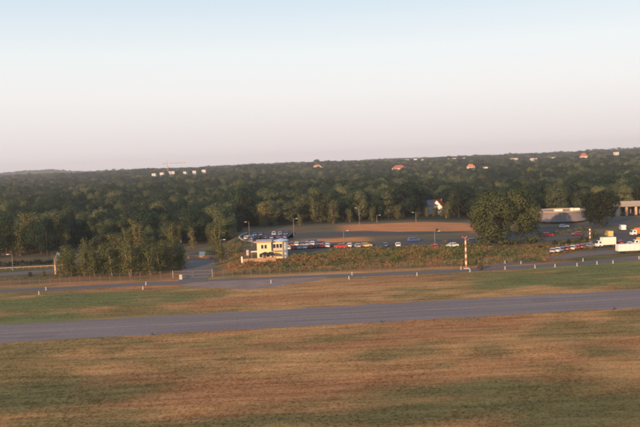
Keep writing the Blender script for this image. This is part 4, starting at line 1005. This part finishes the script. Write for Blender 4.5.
SV = np.concatenate(SV); SF = np.concatenate(SF)
def tint_leaf_mat():
    m = bpy.data.materials.new('foliage_scrub_mass'); m.use_nodes = True; n = m.node_tree.nodes; l = m.node_tree.links
    b = n['Principled BSDF']; b.inputs['Roughness'].default_value = .8; b.inputs['Specular IOR Level'].default_value = .1
    at = n.new('ShaderNodeAttribute'); at.attribute_name = 'tint'; l.new(at.outputs['Color'], b.inputs['Base Color'])
    return m
sme = np_mesh('scrub', SV, SF, tint_leaf_mat())
cc = SV.reshape(-1, 4, 3).mean(1); nn = fbm(cc[:, 0] / 5, cc[:, 1] / 5, 3)
base = np.where((nn < .34)[:, None], np.array((.27, .145, .062)), np.where((nn < .54)[:, None], np.array((.19, .155, .058)), np.array((.105, .118, .044))))
base = base * (0.65 + .7 * np.random.default_rng(5).random((len(cc), 1)))
set_tint(sme, np.repeat(base, 4, 0))
o = link('scrub', sme); tag(o, 'rusty and olive scrub covering the bank behind the fence', 'scrub'); o['kind'] = 'stuff'

# ------------------------------------------------------------------ grass tufts of the airfield
def grass():
    g = np.random.default_rng(12); A = []
    for y0, y1, dens, hw in ((88, 130, 7.0, .46), (130, 166, 5.0, .46), (180, 228, 3.0, .47), (236, 246, 2.5, .47)):
        n = int((y1 - y0) * 2 * hw * (y0 + y1) / 2 * dens); y = g.uniform(y0, y1, n); x = (g.random(n) * 2 - 1) * (hw * y + 4); A.append(np.stack([x, y], 1))
    A = np.concatenate(A); x, y = A[:, 0], A[:, 1]
    ye = n0[1] + sN * (x - n0[0]); yf = f0[1] + sF * (x - f0[0])
    ok = (y < ye - .1) | (y > yf + .1)
    sn = np.array(gp(*SRN)); sf = np.array(gp(*SRF))
    ok &= (y < np.interp(x, sn[:, 0], sn[:, 1]) - .1) | (y > np.interp(x, sf[:, 0], sf[:, 1]) + .1)
    st = np.array(gp((176, 285.6), (205, 287.4), (245, 289.4), (272, 287.8), (292, 283.8), (318, 280.4)))
    ok &= ~((x > st[0, 0]) & (x < st[-1, 0]) & (y > np.interp(x, st[:, 0], st[:, 1])) & (y < 245))
    gl_ = np.array(gp((178, 282.8), (206, 281.6)));  ok &= ~((x > gl_[0, 0] - 1) & (x < gl_[1, 0] + 1) & (y > 225))
    x, y = x[ok], y[ok]; n = len(x); z = terrain(x, y)
    clump = fbm(x / 7, y / 4, 3); hgt = (.04 + .09 * g.random(n)) * (.35 + 1.2 * clump)
    nb = 4; V = np.empty((n, nb, 3, 3)); 
    for b in range(nb):
        a = g.random(n) * 6.283; r = g.random(n) * .16; cx = x + r * np.cos(a); cy = y + r * np.sin(a); d = g.random(n) * 6.283; w_ = .045 + .05 * g.random(n)
        lean = hgt * 1.6; la = g.random(n) * 6.283
        V[:, b, 0] = np.stack([cx - w_ * np.cos(d), cy - w_ * np.sin(d), z - .01], 1); V[:, b, 1] = np.stack([cx + w_ * np.cos(d), cy + w_ * np.sin(d), z - .01], 1)
        V[:, b, 2] = np.stack([cx + lean * np.cos(la), cy + lean * np.sin(la), z + hgt * (.6 + .6 * g.random(n))], 1)
    c = tint(x, y) * (0.70 + .30 * g.random((n, 1)))
    me = np_mesh('grass', V.reshape(-1, 3), np.arange(n * nb * 3).reshape(-1, 3), GRASS); set_tint(me, np.repeat(c, nb * 3, 0))
    o = link('grass', me); tag(o, 'dry straw and green grass of the airfield', 'grass'); o['kind'] = 'stuff'
grass()

# ------------------------------------------------------------------ evening haze
hz = MB().box((0, 4450, 60), (14400, 10600, 190)).mesh('haze', None)
hm = bpy.data.materials.new('evening_haze'); hm.use_nodes = True; n = hm.node_tree.nodes; n.remove(n['Principled BSDF'])
pv_ = n.new('ShaderNodeVolumePrincipled'); pv_.inputs['Color'].default_value = (.88, .92, .98, 1); pv_.inputs['Density'].default_value = 0.000095; pv_.inputs['Anisotropy'].default_value = 0.0
hm.node_tree.links.new(pv_.outputs[0], n['Material Output'].inputs['Volume']); hz.materials.append(hm)
o = link('haze', hz); tag(o, 'thin pale evening haze over the whole landscape', 'haze'); o['kind'] = 'stuff'
